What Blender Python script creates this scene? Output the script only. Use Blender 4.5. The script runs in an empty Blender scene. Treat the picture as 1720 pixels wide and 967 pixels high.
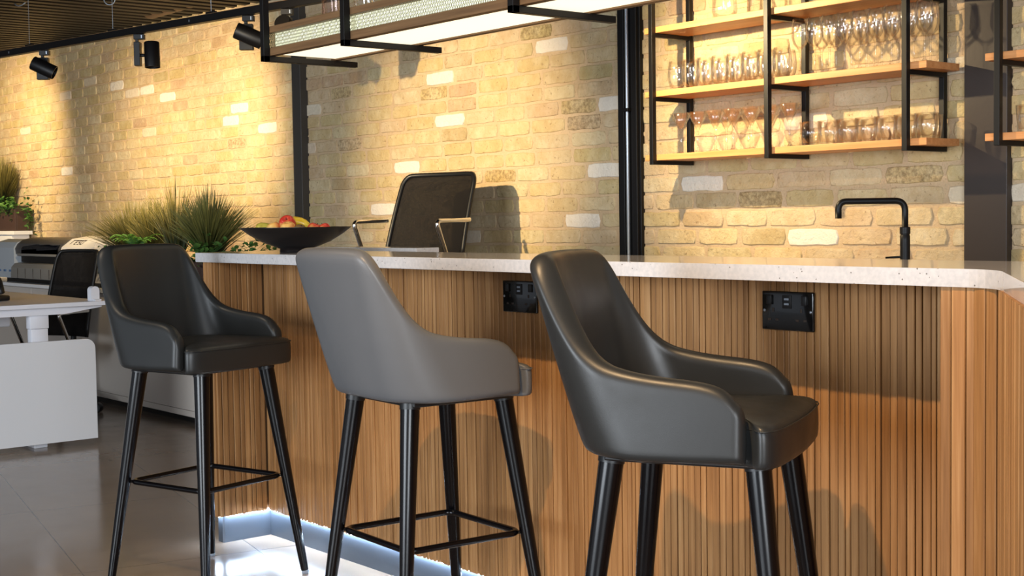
import bpy, bmesh, math, random
from mathutils import Vector, Matrix
random.seed(7)
PI = math.pi
SC = bpy.context.scene
COL = SC.collection
R = random.uniform

# ------------------------------------------------------------------ helpers
def link(o, parent=None):
    COL.objects.link(o)
    if parent is not None: o.parent = parent
    return o

def obj(name, bm, m, parent=None, smooth=False, loc=None, auto=None):
    me = bpy.data.meshes.new(name)
    bm.normal_update()
    bm.to_mesh(me); bm.free()
    ms = m if isinstance(m, (list, tuple)) else [m]
    for x in ms: me.materials.append(x)
    if smooth or auto is not None:
        for p in me.polygons: p.use_smooth = True
    if auto is not None:
        me.set_sharp_from_angle(angle=math.radians(auto))
    o = bpy.data.objects.new(name, me)
    if loc: o.location = loc
    return link(o, parent)

def thing(name, label, cat, loc=(0, 0, 0), rz=0, group=None):
    o = bpy.data.objects.new(name, None); COL.objects.link(o)
    o.location = loc; o.rotation_euler = (0, 0, rz); o.empty_display_size = .05
    return tag(o, label, cat, group)

def tag(o, label, cat, group=None):
    o['label'] = label; o['category'] = cat
    if group: o['group'] = group
    return o

def struct(name, bm, m, **k):
    o = obj(name, bm, m, **k); o['kind'] = 'structure'; return o

def dup(root, loc=None, rz=None, label=None, group=None):
    r = root.copy(); COL.objects.link(r)
    if loc is not None: r.location = loc
    if rz is not None: r.rotation_euler = (0, 0, rz)
    if label: r['label'] = label
    if group: r['group'] = group
    for ch in list(root.children):
        c = ch.copy(); COL.objects.link(c); c.parent = r
        for g in list(ch.children):
            d = g.copy(); COL.objects.link(d); d.parent = c
    return r

def box(bm, x0, x1, y0, y1, z0, z1, bev=0, seg=2, M=None, mat=0):
    vs = [bm.verts.new((x, y, z)) for x in (x0, x1) for y in (y0, y1) for z in (z0, z1)]
    fs = []
    for q in ((0, 1, 3, 2), (4, 6, 7, 5), (0, 4, 5, 1), (2, 3, 7, 6), (0, 2, 6, 4), (1, 5, 7, 3)):
        f = bm.faces.new([vs[i] for i in q]); f.material_index = mat; fs.append(f)
    if bev:
        es = list({e for f in fs for e in f.edges})
        r = bmesh.ops.bevel(bm, geom=es, offset=bev, segments=seg, affect='EDGES', profile=.5)
        vs = list({v for v in r['verts']} | {v for v in vs if v.is_valid})
    if M is not None:
        for v in vs:
            if v.is_valid: v.co = M @ v.co
    return vs

def bbox(x0, x1, y0, y1, z0, z1, bev=0, seg=2):
    bm = bmesh.new(); box(bm, x0, x1, y0, y1, z0, z1, bev, seg); return bm

def tube(bm, pts, r, n=12, caps=True, closed=False, mat=0):
    P = [Vector(p) for p in pts]; N = len(P)
    rs = r if isinstance(r, (list, tuple)) else [r] * N
    rings = []; up = None
    for i in range(N):
        if closed: t = (P[(i + 1) % N] - P[i - 1])
        else: t = P[min(i + 1, N - 1)] - P[max(i - 1, 0)]
        t.normalize()
        if up is None:
            up = Vector((0, 0, 1)) if abs(t.z) < .9 else Vector((1, 0, 0))
        a = t.cross(up).normalized(); b = a.cross(t).normalized(); up = b
        rings.append([bm.verts.new(P[i] + (a * math.cos(2 * PI * k / n) + b * math.sin(2 * PI * k / n)) * rs[i]) for k in range(n)])
    M = N if closed else N - 1
    for i in range(M):
        A = rings[i]; B = rings[(i + 1) % N]
        for k in range(n):
            f = bm.faces.new((A[k], A[(k + 1) % n], B[(k + 1) % n], B[k])); f.material_index = mat
    if caps and not closed:
        bm.faces.new(rings[0]); bm.faces.new(rings[-1][::-1])
    return rings

def lathe(bm, prof, n=24, c=(0, 0, 0), M=None, mat=0):
    c = Vector(c); rings = []
    for r, z in prof:
        if r < 1e-6: rings.append([bm.verts.new((0, 0, z))])
        else: rings.append([bm.verts.new((r * math.cos(2 * PI * k / n), r * math.sin(2 * PI * k / n), z)) for k in range(n)])
    for A, B in zip(rings, rings[1:]):
        for k in range(n):
            q = [A[k % len(A)], A[(k + 1) % len(A)], B[(k + 1) % len(B)], B[k % len(B)]]
            u = []
            for v in q:
                if v not in u: u.append(v)
            if len(u) >= 3:
                f = bm.faces.new(u); f.material_index = mat
    for rg in rings:
        for v in rg: v.co = (M @ v.co if M is not None else v.co) + c

def prism(bm, poly, z0, z1, bev=0, seg=2, mat=0):
    """extrude a closed xy polygon (counter-clockwise)"""
    a = [bm.verts.new((x, y, z0)) for x, y in poly]; b = [bm.verts.new((x, y, z1)) for x, y in poly]
    fs = [bm.faces.new(a[::-1]), bm.faces.new(b)]
    n = len(poly)
    for i in range(n): fs.append(bm.faces.new((a[i], a[(i + 1) % n], b[(i + 1) % n], b[i])))
    for f in fs: f.material_index = mat
    if bev:
        es = [e for f in fs[:2] for e in f.edges]
        bmesh.ops.bevel(bm, geom=es, offset=bev, segments=seg, affect='EDGES', profile=.5)
    return fs

def smooth_path(pts, r, seg=6):
    """round the corners of a polyline"""
    P = [Vector(p) for p in pts]; out = [P[0]]
    for i in range(1, len(P) - 1):
        a = (P[i - 1] - P[i]); b = (P[i + 1] - P[i])
        rr = min(r, a.length * .49, b.length * .49)
        A = P[i] + a.normalized() * rr; B = P[i] + b.normalized() * rr
        for k in range(seg + 1):
            t = k / seg; out.append(A * (1 - t) ** 2 + P[i] * 2 * t * (1 - t) + B * t * t)
    out.append(P[-1]); return out

# ------------------------------------------------------------------ materials
def mat(name, col=(.5, .5, .5), rough=.5, metal=0, spec=.5, coat=0, coat_r=.1, emis=None, es=0, trans=0, ior=1.45, sheen=0):
    m = bpy.data.materials.new(name); m.use_nodes = True
    b = m.node_tree.nodes['Principled BSDF']; I = b.inputs
    I['Base Color'].default_value = (*col, 1); I['Roughness'].default_value = rough; I['Metallic'].default_value = metal
    I['Specular IOR Level'].default_value = spec; I['Coat Weight'].default_value = coat; I['Coat Roughness'].default_value = coat_r
    I['Transmission Weight'].default_value = trans; I['IOR'].default_value = ior
    if sheen: I['Sheen Weight'].default_value = sheen
    if emis: I['Emission Color'].default_value = (*emis, 1); I['Emission Strength'].default_value = es
    return m

class NT:
    def __init__(s, m): s.t = m.node_tree; s.b = s.t.nodes['Principled BSDF']
    def n(s, ty, **k):
        x = s.t.nodes.new(ty)
        for a, v in k.items():
            if a.startswith('i_'):
                key = a[2:]
                key = int(key) if key.isdigit() else key.replace('_', ' ')
                x.inputs[key].default_value = v
            else: setattr(x, a, v)
        return x
    def l(s, a, b): s.t.links.new(a, b)
    def coord(s, scale=(1, 1, 1), rot=(0, 0, 0), loc=(0, 0, 0), src='Object'):
        c = s.n('ShaderNodeTexCoord'); m = s.n('ShaderNodeMapping')
        m.inputs['Scale'].default_value = scale; m.inputs['Rotation'].default_value = rot; m.inputs['Location'].default_value = loc
        s.l(c.outputs[src], m.inputs[0]); return m.outputs[0]
    def noise(s, vec, scale=5, det=3, rough=.5):
        x = s.n('ShaderNodeTexNoise'); x.inputs['Scale'].default_value = scale; x.inputs['Detail'].default_value = det; x.inputs['Roughness'].default_value = rough
        s.l(vec, x.inputs['Vector']); return x.outputs['Fac']
    def ramp(s, fac, stops, interp='LINEAR'):
        x = s.n('ShaderNodeValToRGB'); r = x.color_ramp; r.interpolation = interp
        while len(r.elements) < len(stops): r.elements.new(.5)
        for e, (p, c) in zip(r.elements, stops): e.position = p; e.color = (*c, 1) if len(c) == 3 else c
        s.l(fac, x.inputs[0]); return x.outputs[0]
    def mix(s, fac, a, b, mode='MIX'):
        x = s.n('ShaderNodeMix', data_type='RGBA', blend_type=mode)
        for v, k in ((fac, 0), (a, 6), (b, 7)):
            if isinstance(v, (int, float)): x.inputs[k].default_value = v
            elif isinstance(v, tuple): x.inputs[k].default_value = (*v, 1)
            else: s.l(v, x.inputs[k])
        return x.outputs[2]
    def math(s, op, a, b=0.0):
        x = s.n('ShaderNodeMath', operation=op)
        for v, k in ((a, 0), (b, 1)):
            if isinstance(v, (int, float)): x.inputs[k].default_value = v
            else: s.l(v, x.inputs[k])
        return x.outputs[0]
    def bump(s, h, strength=.3, dist=.01):
        x = s.n('ShaderNodeBump'); x.inputs['Strength'].default_value = strength; x.inputs['Distance'].default_value = dist
        s.l(h, x.inputs['Height']); s.l(x.outputs[0], s.b.inputs['Normal'])

def srgb(r, g, b):
    f = lambda c: (c / 255 / 12.92) if c / 255 <= .04045 else ((c / 255 + .055) / 1.055) ** 2.4
    return (f(r), f(g), f(b))

def brick_mat():
    m = mat('yellow_stock_brick', rough=.85, spec=.25); t = NT(m)
    at = t.n('ShaderNodeAttribute', attribute_name='tone'); wh = t.n('ShaderNodeAttribute', attribute_name='white'); dk = t.n('ShaderNodeAttribute', attribute_name='dark')
    base = t.ramp(at.outputs['Fac'], [(0, srgb(200, 176, 126)), (.16, srgb(208, 184, 138)), (.34, srgb(204, 178, 138)), (.5, srgb(192, 172, 122)),
        (.62, srgb(208, 190, 150)), (.78, srgb(200, 172, 140)), (.88, srgb(210, 194, 158)), (.96, srgb(186, 152, 124)), (1, srgb(176, 160, 116))])
    v = t.coord()
    n1 = t.noise(v, 22, 5, .65)
    base = t.mix(t.ramp(n1, [(.3, (0, 0, 0)), (.72, (.55, .55, .55))]), base, srgb(176, 146, 98))
    n2 = t.noise(v, 9, 4, .6)
    base = t.mix(t.ramp(n2, [(.45, (0, 0, 0)), (.7, (.4, .4, .4))]), base, srgb(222, 206, 172))
    n3 = t.noise(v, 60, 5, .7)
    base = t.mix(t.ramp(n3, [(.60, (0, 0, 0)), (.68, (.6, .6, .6))]), base, srgb(118, 88, 54))
    n4 = t.noise(v, 55, 6, .75)
    dkf = t.math('MULTIPLY', dk.outputs['Fac'], t.ramp(n4, [(.42, (0, 0, 0)), (.62, (.62, .62, .62))]))
    base = t.mix(dkf, base, srgb(104, 82, 52))
    wf = t.math('MULTIPLY', wh.outputs['Fac'], t.ramp(n4, [(.3, (.55, .55, .55)), (.42, (1, 1, 1)), (1, (1, 1, 1))]))
    base = t.mix(t.math('MULTIPLY', wf, .85), base, srgb(232, 222, 208))
    t.l(base, t.b.inputs['Base Color'])
    h = t.math('ADD', t.noise(v, 45, 6, .7), t.math('MULTIPLY', n1, .8))
    t.bump(h, .8, .012)
    return m

def mortar_mat():
    m = mat('lime_mortar', rough=.95, spec=.15); t = NT(m); v = t.coord()
    c = t.ramp(t.noise(v, 7, 4), [(.3, srgb(204, 178, 144)), (.7, srgb(190, 164, 130))])
    c = t.mix(t.ramp(t.noise(v, 120, 3), [(.6, (0, 0, 0)), (.75, (.5, .5, .5))]), c, srgb(120, 96, 66))
    t.l(c, t.b.inputs['Base Color']); t.bump(t.noise(v, 60, 6, .7), .8, .010); return m

def wood_mat(name, c0, c1, c2, axis='Z', rough=.5, vary=True, coat=0, fine=1.0):
    m = mat(name, rough=rough, spec=.35, coat=coat, coat_r=.25); t = NT(m)
    s = {'Z': (60, 60, 2.2), 'X': (2.2, 60, 60), 'Y': (60, 2.2, 60)}[axis]; s = tuple(a * fine for a in s)
    g = t.n('ShaderNodeNewGeometry'); c = t.n('ShaderNodeTexCoord')
    off = t.n('ShaderNodeVectorMath', operation='SCALE'); off.inputs['Scale'].default_value = 23.0
    cmb = t.n('ShaderNodeCombineXYZ')
    for k in range(3): t.l(g.outputs['Random Per Island'], cmb.inputs[k])
    t.l(cmb.outputs[0], off.inputs[0])
    add = t.n('ShaderNodeVectorMath', operation='ADD'); t.l(c.outputs['Object'], add.inputs[0]); t.l(off.outputs[0], add.inputs[1])
    mp = t.n('ShaderNodeMapping'); mp.inputs['Scale'].default_value = s; t.l(add.outputs[0], mp.inputs[0])
    n = t.noise(mp.outputs[0], 1, 6, .62)
    col = t.ramp(n, [(.28, c0), (.52, c1), (.75, c2)])
    if vary:
        v = t.ramp(g.outputs['Random Per Island'], [(0, (.80, .77, .74)), (.25, (.95, .93, .9)), (.5, (1.0, 1, 1)), (.75, (.87, .84, .80)), (1, (1.1, 1.08, 1.04))])
        col = t.mix(1.0, col, v, 'MULTIPLY')
    t.l(col, t.b.inputs['Base Color']); t.bump(n, .12, .002); return m

def quartz_mat():
    m = mat('speckled_white_quartz', rough=.09, spec=.5, coat=.3, coat_r=.04); t = NT(m); v = t.coord()
    c = t.ramp(t.noise(v, 90, 3), [(.35, srgb(180, 180, 183)), (.65, srgb(192, 191, 192))])
    vo = t.n('ShaderNodeTexVoronoi'); vo.inputs['Scale'].default_value = 90; t.l(v, vo.inputs['Vector'])
    sp = t.math('LESS_THAN', vo.outputs['Distance'], .16)
    sel = t.math('GREATER_THAN', t.noise(v, 60, 1), .55)
    c = t.mix(t.math('MULTIPLY', sp, sel), c, srgb(110, 106, 104))
    t.l(c, t.b.inputs['Base Color']); return m

def leather_mat(name, c):
    m = mat(name, col=c, rough=.38, spec=.45); t = NT(m); v = t.coord()
    vo = t.n('ShaderNodeTexVoronoi'); vo.inputs['Scale'].default_value = 700; t.l(v, vo.inputs['Vector'])
    t.l(t.ramp(t.noise(v, 14, 3), [(.3, (.34, .34, .34)), (.7, (.44, .44, .44))]), t.b.inputs['Roughness'])
    t.bump(vo.outputs['Distance'], .10, .0006); return m

def floor_mat():
    m = mat('polished_floor_tile', rough=.16, spec=.5); t = NT(m)
    v = t.coord()
    rot = t.n('ShaderNodeMapping', vector_type='POINT'); rot.inputs['Rotation'].default_value = (0, 0, math.radians(12)); rot.inputs['Location'].default_value = (6.858, -1.385, 0)
    t.l(v, rot.inputs[0])
    br = t.n('ShaderNodeTexBrick', offset=0.0, squash=1.0)
    br.inputs['Scale'].default_value = 1; br.inputs['Mortar Size'].default_value = .0022; br.inputs['Mortar Smooth'].default_value = .1; br.inputs['Bias'].default_value = 0
    br.inputs['Brick Width'].default_value = 1.11; br.inputs['Row Height'].default_value = .6
    br.inputs['Color1'].default_value = (*srgb(146, 130, 116), 1); br.inputs['Color2'].default_value = (*srgb(138, 123, 110), 1); br.inputs['Mortar'].default_value = (*srgb(88, 80, 72), 1)
    t.l(rot.outputs[0], br.inputs['Vector'])
    n = t.noise(v, 3, 4)
    c = t.mix(t.ramp(n, [(.3, (0, 0, 0)), (.7, (.35, .35, .35))]), br.outputs['Color'], srgb(124, 110, 98))
    t.l(c, t.b.inputs['Base Color'])
    t.l(t.ramp(t.noise(v, 8, 3), [(.3, (.12, .12, .12)), (.7, (.20, .20, .20))]), t.b.inputs['Roughness'])
    return m

M_BRICK = brick_mat(); M_MORTAR = mortar_mat(); M_FLOOR = floor_mat(); M_QUARTZ = quartz_mat()
M_SLAT = wood_mat('oak_slats', srgb(124, 87, 50), srgb(156, 114, 70), srgb(180, 141, 97), 'Z', .55)
M_SHELF = wood_mat('oak_shelf', srgb(186, 122, 70), srgb(204, 142, 88), srgb(216, 158, 104), 'X', .45, vary=False)
M_GWOOD = wood_mat('walnut_rail', srgb(98, 72, 48), srgb(122, 92, 62), srgb(142, 110, 76), 'X', .5, vary=False)
M_BLACK = mat('black_powder_coat', srgb(14, 12, 12), .45, spec=.35)
M_BLKGLOSS = mat('black_gloss_leg', srgb(7, 6, 8), .24, spec=.3, coat=.08, coat_r=.12)
M_PLASTIC = mat('black_plastic', srgb(20, 20, 21), .4)
M_SOCKET = mat('black_nickel_plate', srgb(16, 15, 15), .16, metal=.3, coat=.5, coat_r=.05)
M_CHROME = mat('chrome', (.78, .77, .75), .07, metal=1)
M_STEEL = mat('brushed_steel', srgb(150, 158, 168), .35, metal=.7)
M_PLINTH = mat('satin_aluminium_plinth', srgb(84, 92, 104), .36, metal=.55)
M_LEATHER = leather_mat('charcoal_leather', srgb(37, 38, 38))
M_LEATHER2 = leather_mat('mid_grey_leather', srgb(92, 94, 97))
M_WHITE = mat('white_laminate', srgb(224, 224, 226), .4)
M_WHITEM = mat('white_powder_coat', srgb(228, 228, 234), .45)
M_CREAM = mat('cream_laminate', srgb(206, 196, 186), .45)
M_COLUMN = mat('dark_painted_steel_column', srgb(54, 46, 42), .40, spec=.35)
_t = NT(M_COLUMN); _t.bump(_t.noise(_t.coord(), 60, 3), .08, .003)
M_COLUMN2 = mat('dark_grey_painted_post', srgb(62, 58, 54), .45)
M_PLANTER = mat('brown_planter', srgb(64, 46, 40), .5)
M_SOIL = mat('potting_soil', srgb(30, 24, 18), .95)
M_CEIL = mat('dark_bronze_decking', srgb(13, 9, 8), .5, spec=.3)
M_CEIL2 = mat('black_ceiling', srgb(22, 20, 19), .9)
M_PLASTER = mat('plain_plaster', srgb(150, 146, 140), .9)
def glass_mat(name, tint, edge):
    m = bpy.data.materials.new(name); m.use_nodes = True; t = m.node_tree; t.nodes.clear()
    o = t.nodes.new('ShaderNodeOutputMaterial'); mx = t.nodes.new('ShaderNodeMixShader'); tr_ = t.nodes.new('ShaderNodeBsdfTransparent'); g = t.nodes.new('ShaderNodeBsdfGlossy')
    lw = t.nodes.new('ShaderNodeLayerWeight'); lw.inputs['Blend'].default_value = .28
    rp = t.nodes.new('ShaderNodeValToRGB'); rp.color_ramp.elements[0].color = (*tint, 1); rp.color_ramp.elements[1].color = (*edge, 1); rp.color_ramp.elements[0].position = .35; rp.color_ramp.elements[1].position = 1
    t.links.new(lw.outputs['Facing'], rp.inputs[0]); t.links.new(rp.outputs[0], tr_.inputs[0])
    g.inputs['Roughness'].default_value = .05
    mp_ = t.nodes.new('ShaderNodeMath'); mp_.operation = 'MULTIPLY_ADD'; mp_.inputs[1].default_value = .38; mp_.inputs[2].default_value = .03
    t.links.new(lw.outputs['Fresnel'], mp_.inputs[0]); t.links.new(mp_.outputs[0], mx.inputs[0]); t.links.new(tr_.outputs[0], mx.inputs[1]); t.links.new(g.outputs[0], mx.inputs[2]); t.links.new(mx.outputs[0], o.inputs[0])
    return m
M_GLASS = glass_mat('clear_glass', (1, 1, 1), (.93, .92, .91))
M_JAR = glass_mat('faint_pink_glass', (.95, .90, .89), (.8, .72, .72))
M_MESHFAB = mat('black_mesh_fabric', srgb(22, 17, 15), .8)
_t = NT(M_MESHFAB)
_w = _t.n('ShaderNodeTexVoronoi'); _w.inputs['Scale'].default_value = 420; _t.l(_t.coord(), _w.inputs['Vector'])
_t.l(_t.ramp(_w.outputs['Distance'], [(.0, (.78, .78, .78)), (.4, (1, 1, 1))]), _t.b.inputs['Alpha'])
M_PLATE = mat('black_ceramic', srgb(22, 17, 16), .33)
M_DIFF = mat('warm_diffuser', (1, .96, .85), .6, emis=(1.0, .86, .60), es=.85)
M_DIFF2 = mat('greenish_diffuser', (.9, .92, .8), .6, emis=(.80, .82, .52), es=.75)
M_LED = mat('cool_led', (1, 1, 1), .5, emis=(.62, .80, 1.0), es=105)
M_PGREY = mat('printer_warm_grey', srgb(126, 122, 116), .45)
M_PDARK = mat('printer_dark_grey', srgb(70, 68, 68), .45)
M_PLIGHT = mat('printer_light_grey', srgb(176, 182, 188), .45)
M_PWHITE = mat('printer_white', srgb(222, 216, 210), .4)
M_PWIN = mat('printer_smoked_window', srgb(18, 22, 34), .08, spec=.8)
M_INK = mat('dark_brown_ink', srgb(52, 42, 36), .6)
M_INKB = mat('faded_blue_ink', srgb(90, 116, 150), .6)

def grass_mat(name, base, tip):
    m = mat(name, rough=.55, spec=.3); t = NT(m)
    a = t.n('ShaderNodeAttribute', attribute_name='along'); g = t.n('ShaderNodeNewGeometry')
    c = t.mix(t.ramp(a.outputs['Fac'], [(.35, (0, 0, 0)), (1, (1, 1, 1))]), base, tip)
    c = t.mix(1.0, c, t.ramp(g.outputs['Random Per Island'], [(0, (.55, .55, .5)), (.6, (1, 1, 1)), (1, (1.4, 1.3, 1.0))]), 'MULTIPLY')
    t.l(c, t.b.inputs['Base Color']); return m
M_GRASS = grass_mat('grass_green', srgb(34, 50, 24), srgb(132, 128, 70))
M_GRASS2 = grass_mat('grass_olive', srgb(26, 36, 16), srgb(120, 110, 58))
M_LEAF = grass_mat('leaf_green', srgb(58, 92, 40), srgb(96, 134, 62))
M_FERN = grass_mat('fern_green', srgb(66, 108, 42), srgb(110, 150, 66))

# ------------------------------------------------------------------ camera
cam = bpy.data.cameras.new('camera'); co = bpy.data.objects.new('camera', cam); COL.objects.link(co)
r3 = Vector((0.63539301, 0.77203958, -0.0151862)); u3 = Vector((-0.02966092, 0.04405359, 0.99858876)); v3 = Vector((-0.77161905, 0.63404588, -0.05089075))
mw = Matrix((r3, u3, -v3)).transposed().to_4x4(); mw.translation = (0, 0, 1.15); co.matrix_world = mw
cam.sensor_width = 36; cam.lens = 2300 / 1720 * 36; cam.clip_start = .02
cam.dof.use_dof = False
SC.camera = co
FPX = 2300.0
def ray(x, y): return v3 + (x - 860) / FPX * r3 - (y - 483.5) / FPX * u3
def at(x, y, X=None, Y=None, Z=None):
    d = ray(x, y); t = X / d.x if X is not None else Y / d.y if Y is not None else (Z - 1.15) / d.z
    q = d * t; q.z += 1.15; return q

# ------------------------------------------------------------------ room shell
YW = 4.2
def brick_wall():
    bm = bmesh.new()
    la = bm.verts.layers.float.new('tone'); lw = bm.verts.layers.float.new('white'); ld = bm.verts.layers.float.new('dark')
    P = .0735; Lx = .243; z00 = 1.098 - 14 * P
    whites = [(-5.722, 1.875), (-5.601, 1.645), (-4.82, 1.925), (-4.403, 1.338), (-4.708, 1.122), (-4.391, 1.623), (-3.915, 1.272), (-3.214, 1.054), (-6.004, 1.422), (-6.14, 1.196),
              (-9.636, 2.185), (-9.163, 2.099), (-7.692, 1.905), (-7.97, 1.831), (-7.402, 1.739), (-8.9, 2.02), (-10.6, 1.6)]
    darks = [(-5.824, 1.801), (-6.558, 1.583), (-4.55, 1.58), (-4.66, 1.63), (-6.6, 1.9), (-2.95, 1.27), (-4.9, 2.0), (-7.95, 1.62), (-3.6, 1.22), (-5.3, 1.35)]
    def near(lst, x, z): return any(abs(a - x) < Lx / 2 and abs(b - z) < P / 2 for a, b in lst)
    k = 0; z = z00
    while z < 3.0:
        x = -14.2 + (Lx / 2 if k % 2 else 0) + R(-.012, .012)
        while x < -1.0:
            L = Lx * R(.93, 1.07)
            x0, x1 = x + R(.004, .008), x + L - R(.004, .008); z0, z1 = z + R(.003, .0065), z + P - R(.003, .0065)
            cx, cz = (x0 + x1) / 2, (z0 + z1) / 2
            tone = random.random(); w = 1.0 if near(whites, cx, cz) else (R(.3, .7) if random.random() < .018 else 0); d = 1.0 if near(darks, cx, cz) else (R(.2, .6) if random.random() < .035 else 0)
            out = []
            nx, nz = 5, 2
            for i in range(nx): out.append((x0 + (x1 - x0) * i / nx, z0))
            for i in range(nz): out.append((x1, z0 + (z1 - z0) * i / nz))
            for i in range(nx): out.append((x1 - (x1 - x0) * i / nx, z1))
            for i in range(nz): out.append((x0, z1 - (z1 - z0) * i / nz))
            prot = R(.002, .0062)
            j = [(R(-.003, .003), R(-.0028, .0028)) for _ in out]
            base, mid, top = [], [], []
            for (px, pz), (jx, jz) in zip(out, j):
                px += jx; pz += jz
                corner = (abs(px - x0) < .01 or abs(px - x1) < .01) and (abs(pz - z0) < .01 or abs(pz - z1) < .01)
                s = .93 if corner else 1
                px = cx + (px - cx) * (s if corner else 1); pz = cz + (pz - cz) * s
                base.append(bm.verts.new((px, YW + .006, pz)))
                mid.append(bm.verts.new((cx + (px - cx) * .985, YW - prot * .6, cz + (pz - cz) * .955)))
                top.append(bm.verts.new((cx + (px - cx) * .955, YW - prot - R(0, .0012), cz + (pz - cz) * .86)))
            for v in base + mid + top: v[la] = tone; v[lw] = w; v[ld] = d
            n = len(out)
            for A, B in ((base, mid), (mid, top)):
                for i in range(n): f = bm.faces.new((A[i], A[(i + 1) % n], B[(i + 1) % n], B[i])); f.smooth = True; f.material_index = 0
            f = bm.faces.new(top); f.material_index = 0
            x += L
        z += P; k += 1
    # mortar bed
    nx, nz = 60, 12
    g = [[bm.verts.new((-14.2 + 13.2 * i / nx, YW + .001 + R(-.001, .001), 3.05 * jj / nz)) for jj in range(nz + 1)] for i in range(nx + 1)]
    for i in range(nx):
        for jj in range(nz):
            f = bm.faces.new((g[i][jj], g[i + 1][jj], g[i + 1][jj + 1], g[i][jj + 1])); f.material_index = 1
    box(bm, -14.2, -1.0, YW + .01, YW + .2, 0, 3.05, mat=1)
    return bm
struct('wall_back', brick_wall(), [M_BRICK, M_MORTAR])
struct('floor', bbox(-15.2, 3.2, -6, 4.4, -.1, 0), M_FLOOR)
struct('wall_left', bbox(-15.2, -14.2, -6, 4.4, 0, 3.05), M_PLASTER)

def ceiling():
    bm = bmesh.new()
    # dark corrugated decking over the office half, dropping slightly to the right
    def zc(x): return 2.645 - .034 * (x + 12.07)
    x = -14.2; prof = []
    while x < -6.0:
        p = .155
        for dx, dz in ((0, 0), (p * .42, 0), (p * .5, .05), (p * .92, .05)): prof.append((x + dx, zc(x) + dz))
        x += p
    a = [bm.verts.new((px, -6, pz)) for px, pz in prof]; b = [bm.verts.new((px, YW, pz)) for px, pz in prof]
    for i in range(len(prof) - 1): bm.faces.new((a[i], b[i], b[i + 1], a[i + 1]))
    xe = prof[-1][0]
    box(bm, xe, xe + .05, -6, YW, prof[-1][1] - .05, 3.02, mat=1)
    box(bm, xe, 3.2, -6, 4.4, 3.0, 3.1, mat=1)
    box(bm, -14.2, xe, -6, 4.4, 3.06, 3.1, mat=1)
    return bm
struct('ceiling', ceiling(), [M_CEIL, M_CEIL2])

# painted steel columns and service channel on the brick wall
o = obj('steel_column', bbox(-2.636, -2.475, 4.168, 4.25, 0, 3.02, .003), M_COLUMN); tag(o, 'wide dark painted steel column between the two wall shelf units', 'column')
o = obj('steel_post', bbox(-7.06, -6.965, 4.15, 4.24, 0, 3.02, .003), M_COLUMN2); tag(o, 'slim dark grey post on the brick wall behind the fruit bowl', 'column')
ch = thing('service_channel', 'black vertical channel with thin conduit set in the brick wall', 'wall channel', (-4.262, 4.19, 0))
bm = bmesh.new(); box(bm, -.06, .062, -.012, .03, 0, 3.02, .002); box(bm, -.058, -.02, -.03, -.01, 0, 3.02, .002); box(bm, .018, .052, -.026, -.01, 0, 3.02, .002)
obj('channel', bm, M_BLACK, ch)
bm = bmesh.new(); tube(bm, [(0, -.03, 0), (0, -.03, 3.0)], .008, 10); obj('conduit', bm, M_STEEL, ch, smooth=True)
for zc_ in (1.60, 2.30): obj('conduit_clip', bbox(-.016, .016, -.045, -.012, zc_, zc_ + .015, .002), M_BLACK, ch)

# ------------------------------------------------------------------ bar counter
ZT, ZB = 1.044, 1.010
YF = 2.24      # worktop front edge
def arc_pts(A, B, C, seg=8):
    A, B, C = Vector(A), Vector(B), Vector(C)
    return [tuple(A * (1 - t) ** 2 + B * 2 * t * (1 - t) + C * t * t) for t in [k / seg for k in range(seg + 1)]]
front = [(-4.51, YF)] + arc_pts((-1.43, YF + .005), (-1.345, YF + .012), (-1.285, 2.155)) + [(-.62, 1.22)]
back = [(-.25, 1.40), (-.95, 2.60), (-1.02, 2.635), (-4.51, 2.635)]
bm = bmesh.new(); prism(bm, front + back, ZB, ZT, .003, 2)
wt = obj('bar_worktop', bm, M_QUARTZ); tag(wt, 'pale speckled quartz worktop running along the top of the slatted bar', 'worktop')

bar = thing('bar_counter', 'long bar counter clad in vertical oak slats with lit plinth', 'bar counter')
def slats(path, z0, z1, wmin=.016, wmax=.022, gap=.0022, dep=.008, var=.0025):
    """battens along a polyline; outward normal is to the right of travel"""
    bm = bmesh.new()
    for (ax, ay), (bx, by) in zip(path, path[1:]):
        a = Vector((ax, ay)); b = Vector((bx, by)); L = (b - a).length; t = (b - a) / L; n = Vector((t.y, -t.x))
        s = .001
        while s < L - .008:
            w = min(R(wmin, wmax), L - s - .001)
            if random.random() < .3: w *= .68
            d = dep + R(-var, var) * .8
            p = a + t * s; q = a + t * (s + w); bv = .0016
            sec = [p - n * .004, p + n * (d - bv), p + t * bv + n * d, q - t * bv + n * d, q + n * (d - bv), q - n * .004]
            lo = [bm.verts.new((v.x, v.y, z0 + R(-.0015, .0015))) for v in sec]; hi = [bm.verts.new((v.x, v.y, z1)) for v in sec]
            for i in range(6): bm.faces.new((lo[i], lo[(i + 1) % 6], hi[(i + 1) % 6], hi[i]))
            bm.faces.new(lo[::-1]); bm.faces.new(hi)
            s += w + gap
    return bm
YS = 2.452     # slat face of the recessed front
Z0 = .1
obj('front_slats', slats([(-4.405, YS + .008), (-1.482, YS + .008)], Z0, ZB), M_SLAT, bar)
obj('end_slats', slats([(-4.476, 2.258), (-4.413, 2.258), (-4.413, YS + .006)], Z0, ZB, .018, .024), M_SLAT, bar)
dx, dy = .579, -.815
obj('return_slats', slats([(-1.474, YS), (-1.474, 2.258), (-1.40, 2.258), (-1.335, 2.235), (-1.29, 2.17), (-1.29 + .66 * .71, 2.17 - .94 * .71 * 1.0)], Z0, ZB, .026, .032, .002, .008, .002), M_SLAT, bar)
M_BACKER = wood_mat('oak_backer', srgb(80, 56, 34), srgb(96, 68, 42), srgb(110, 80, 52), 'Z', .7, vary=False)
bm = bmesh.new()
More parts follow.
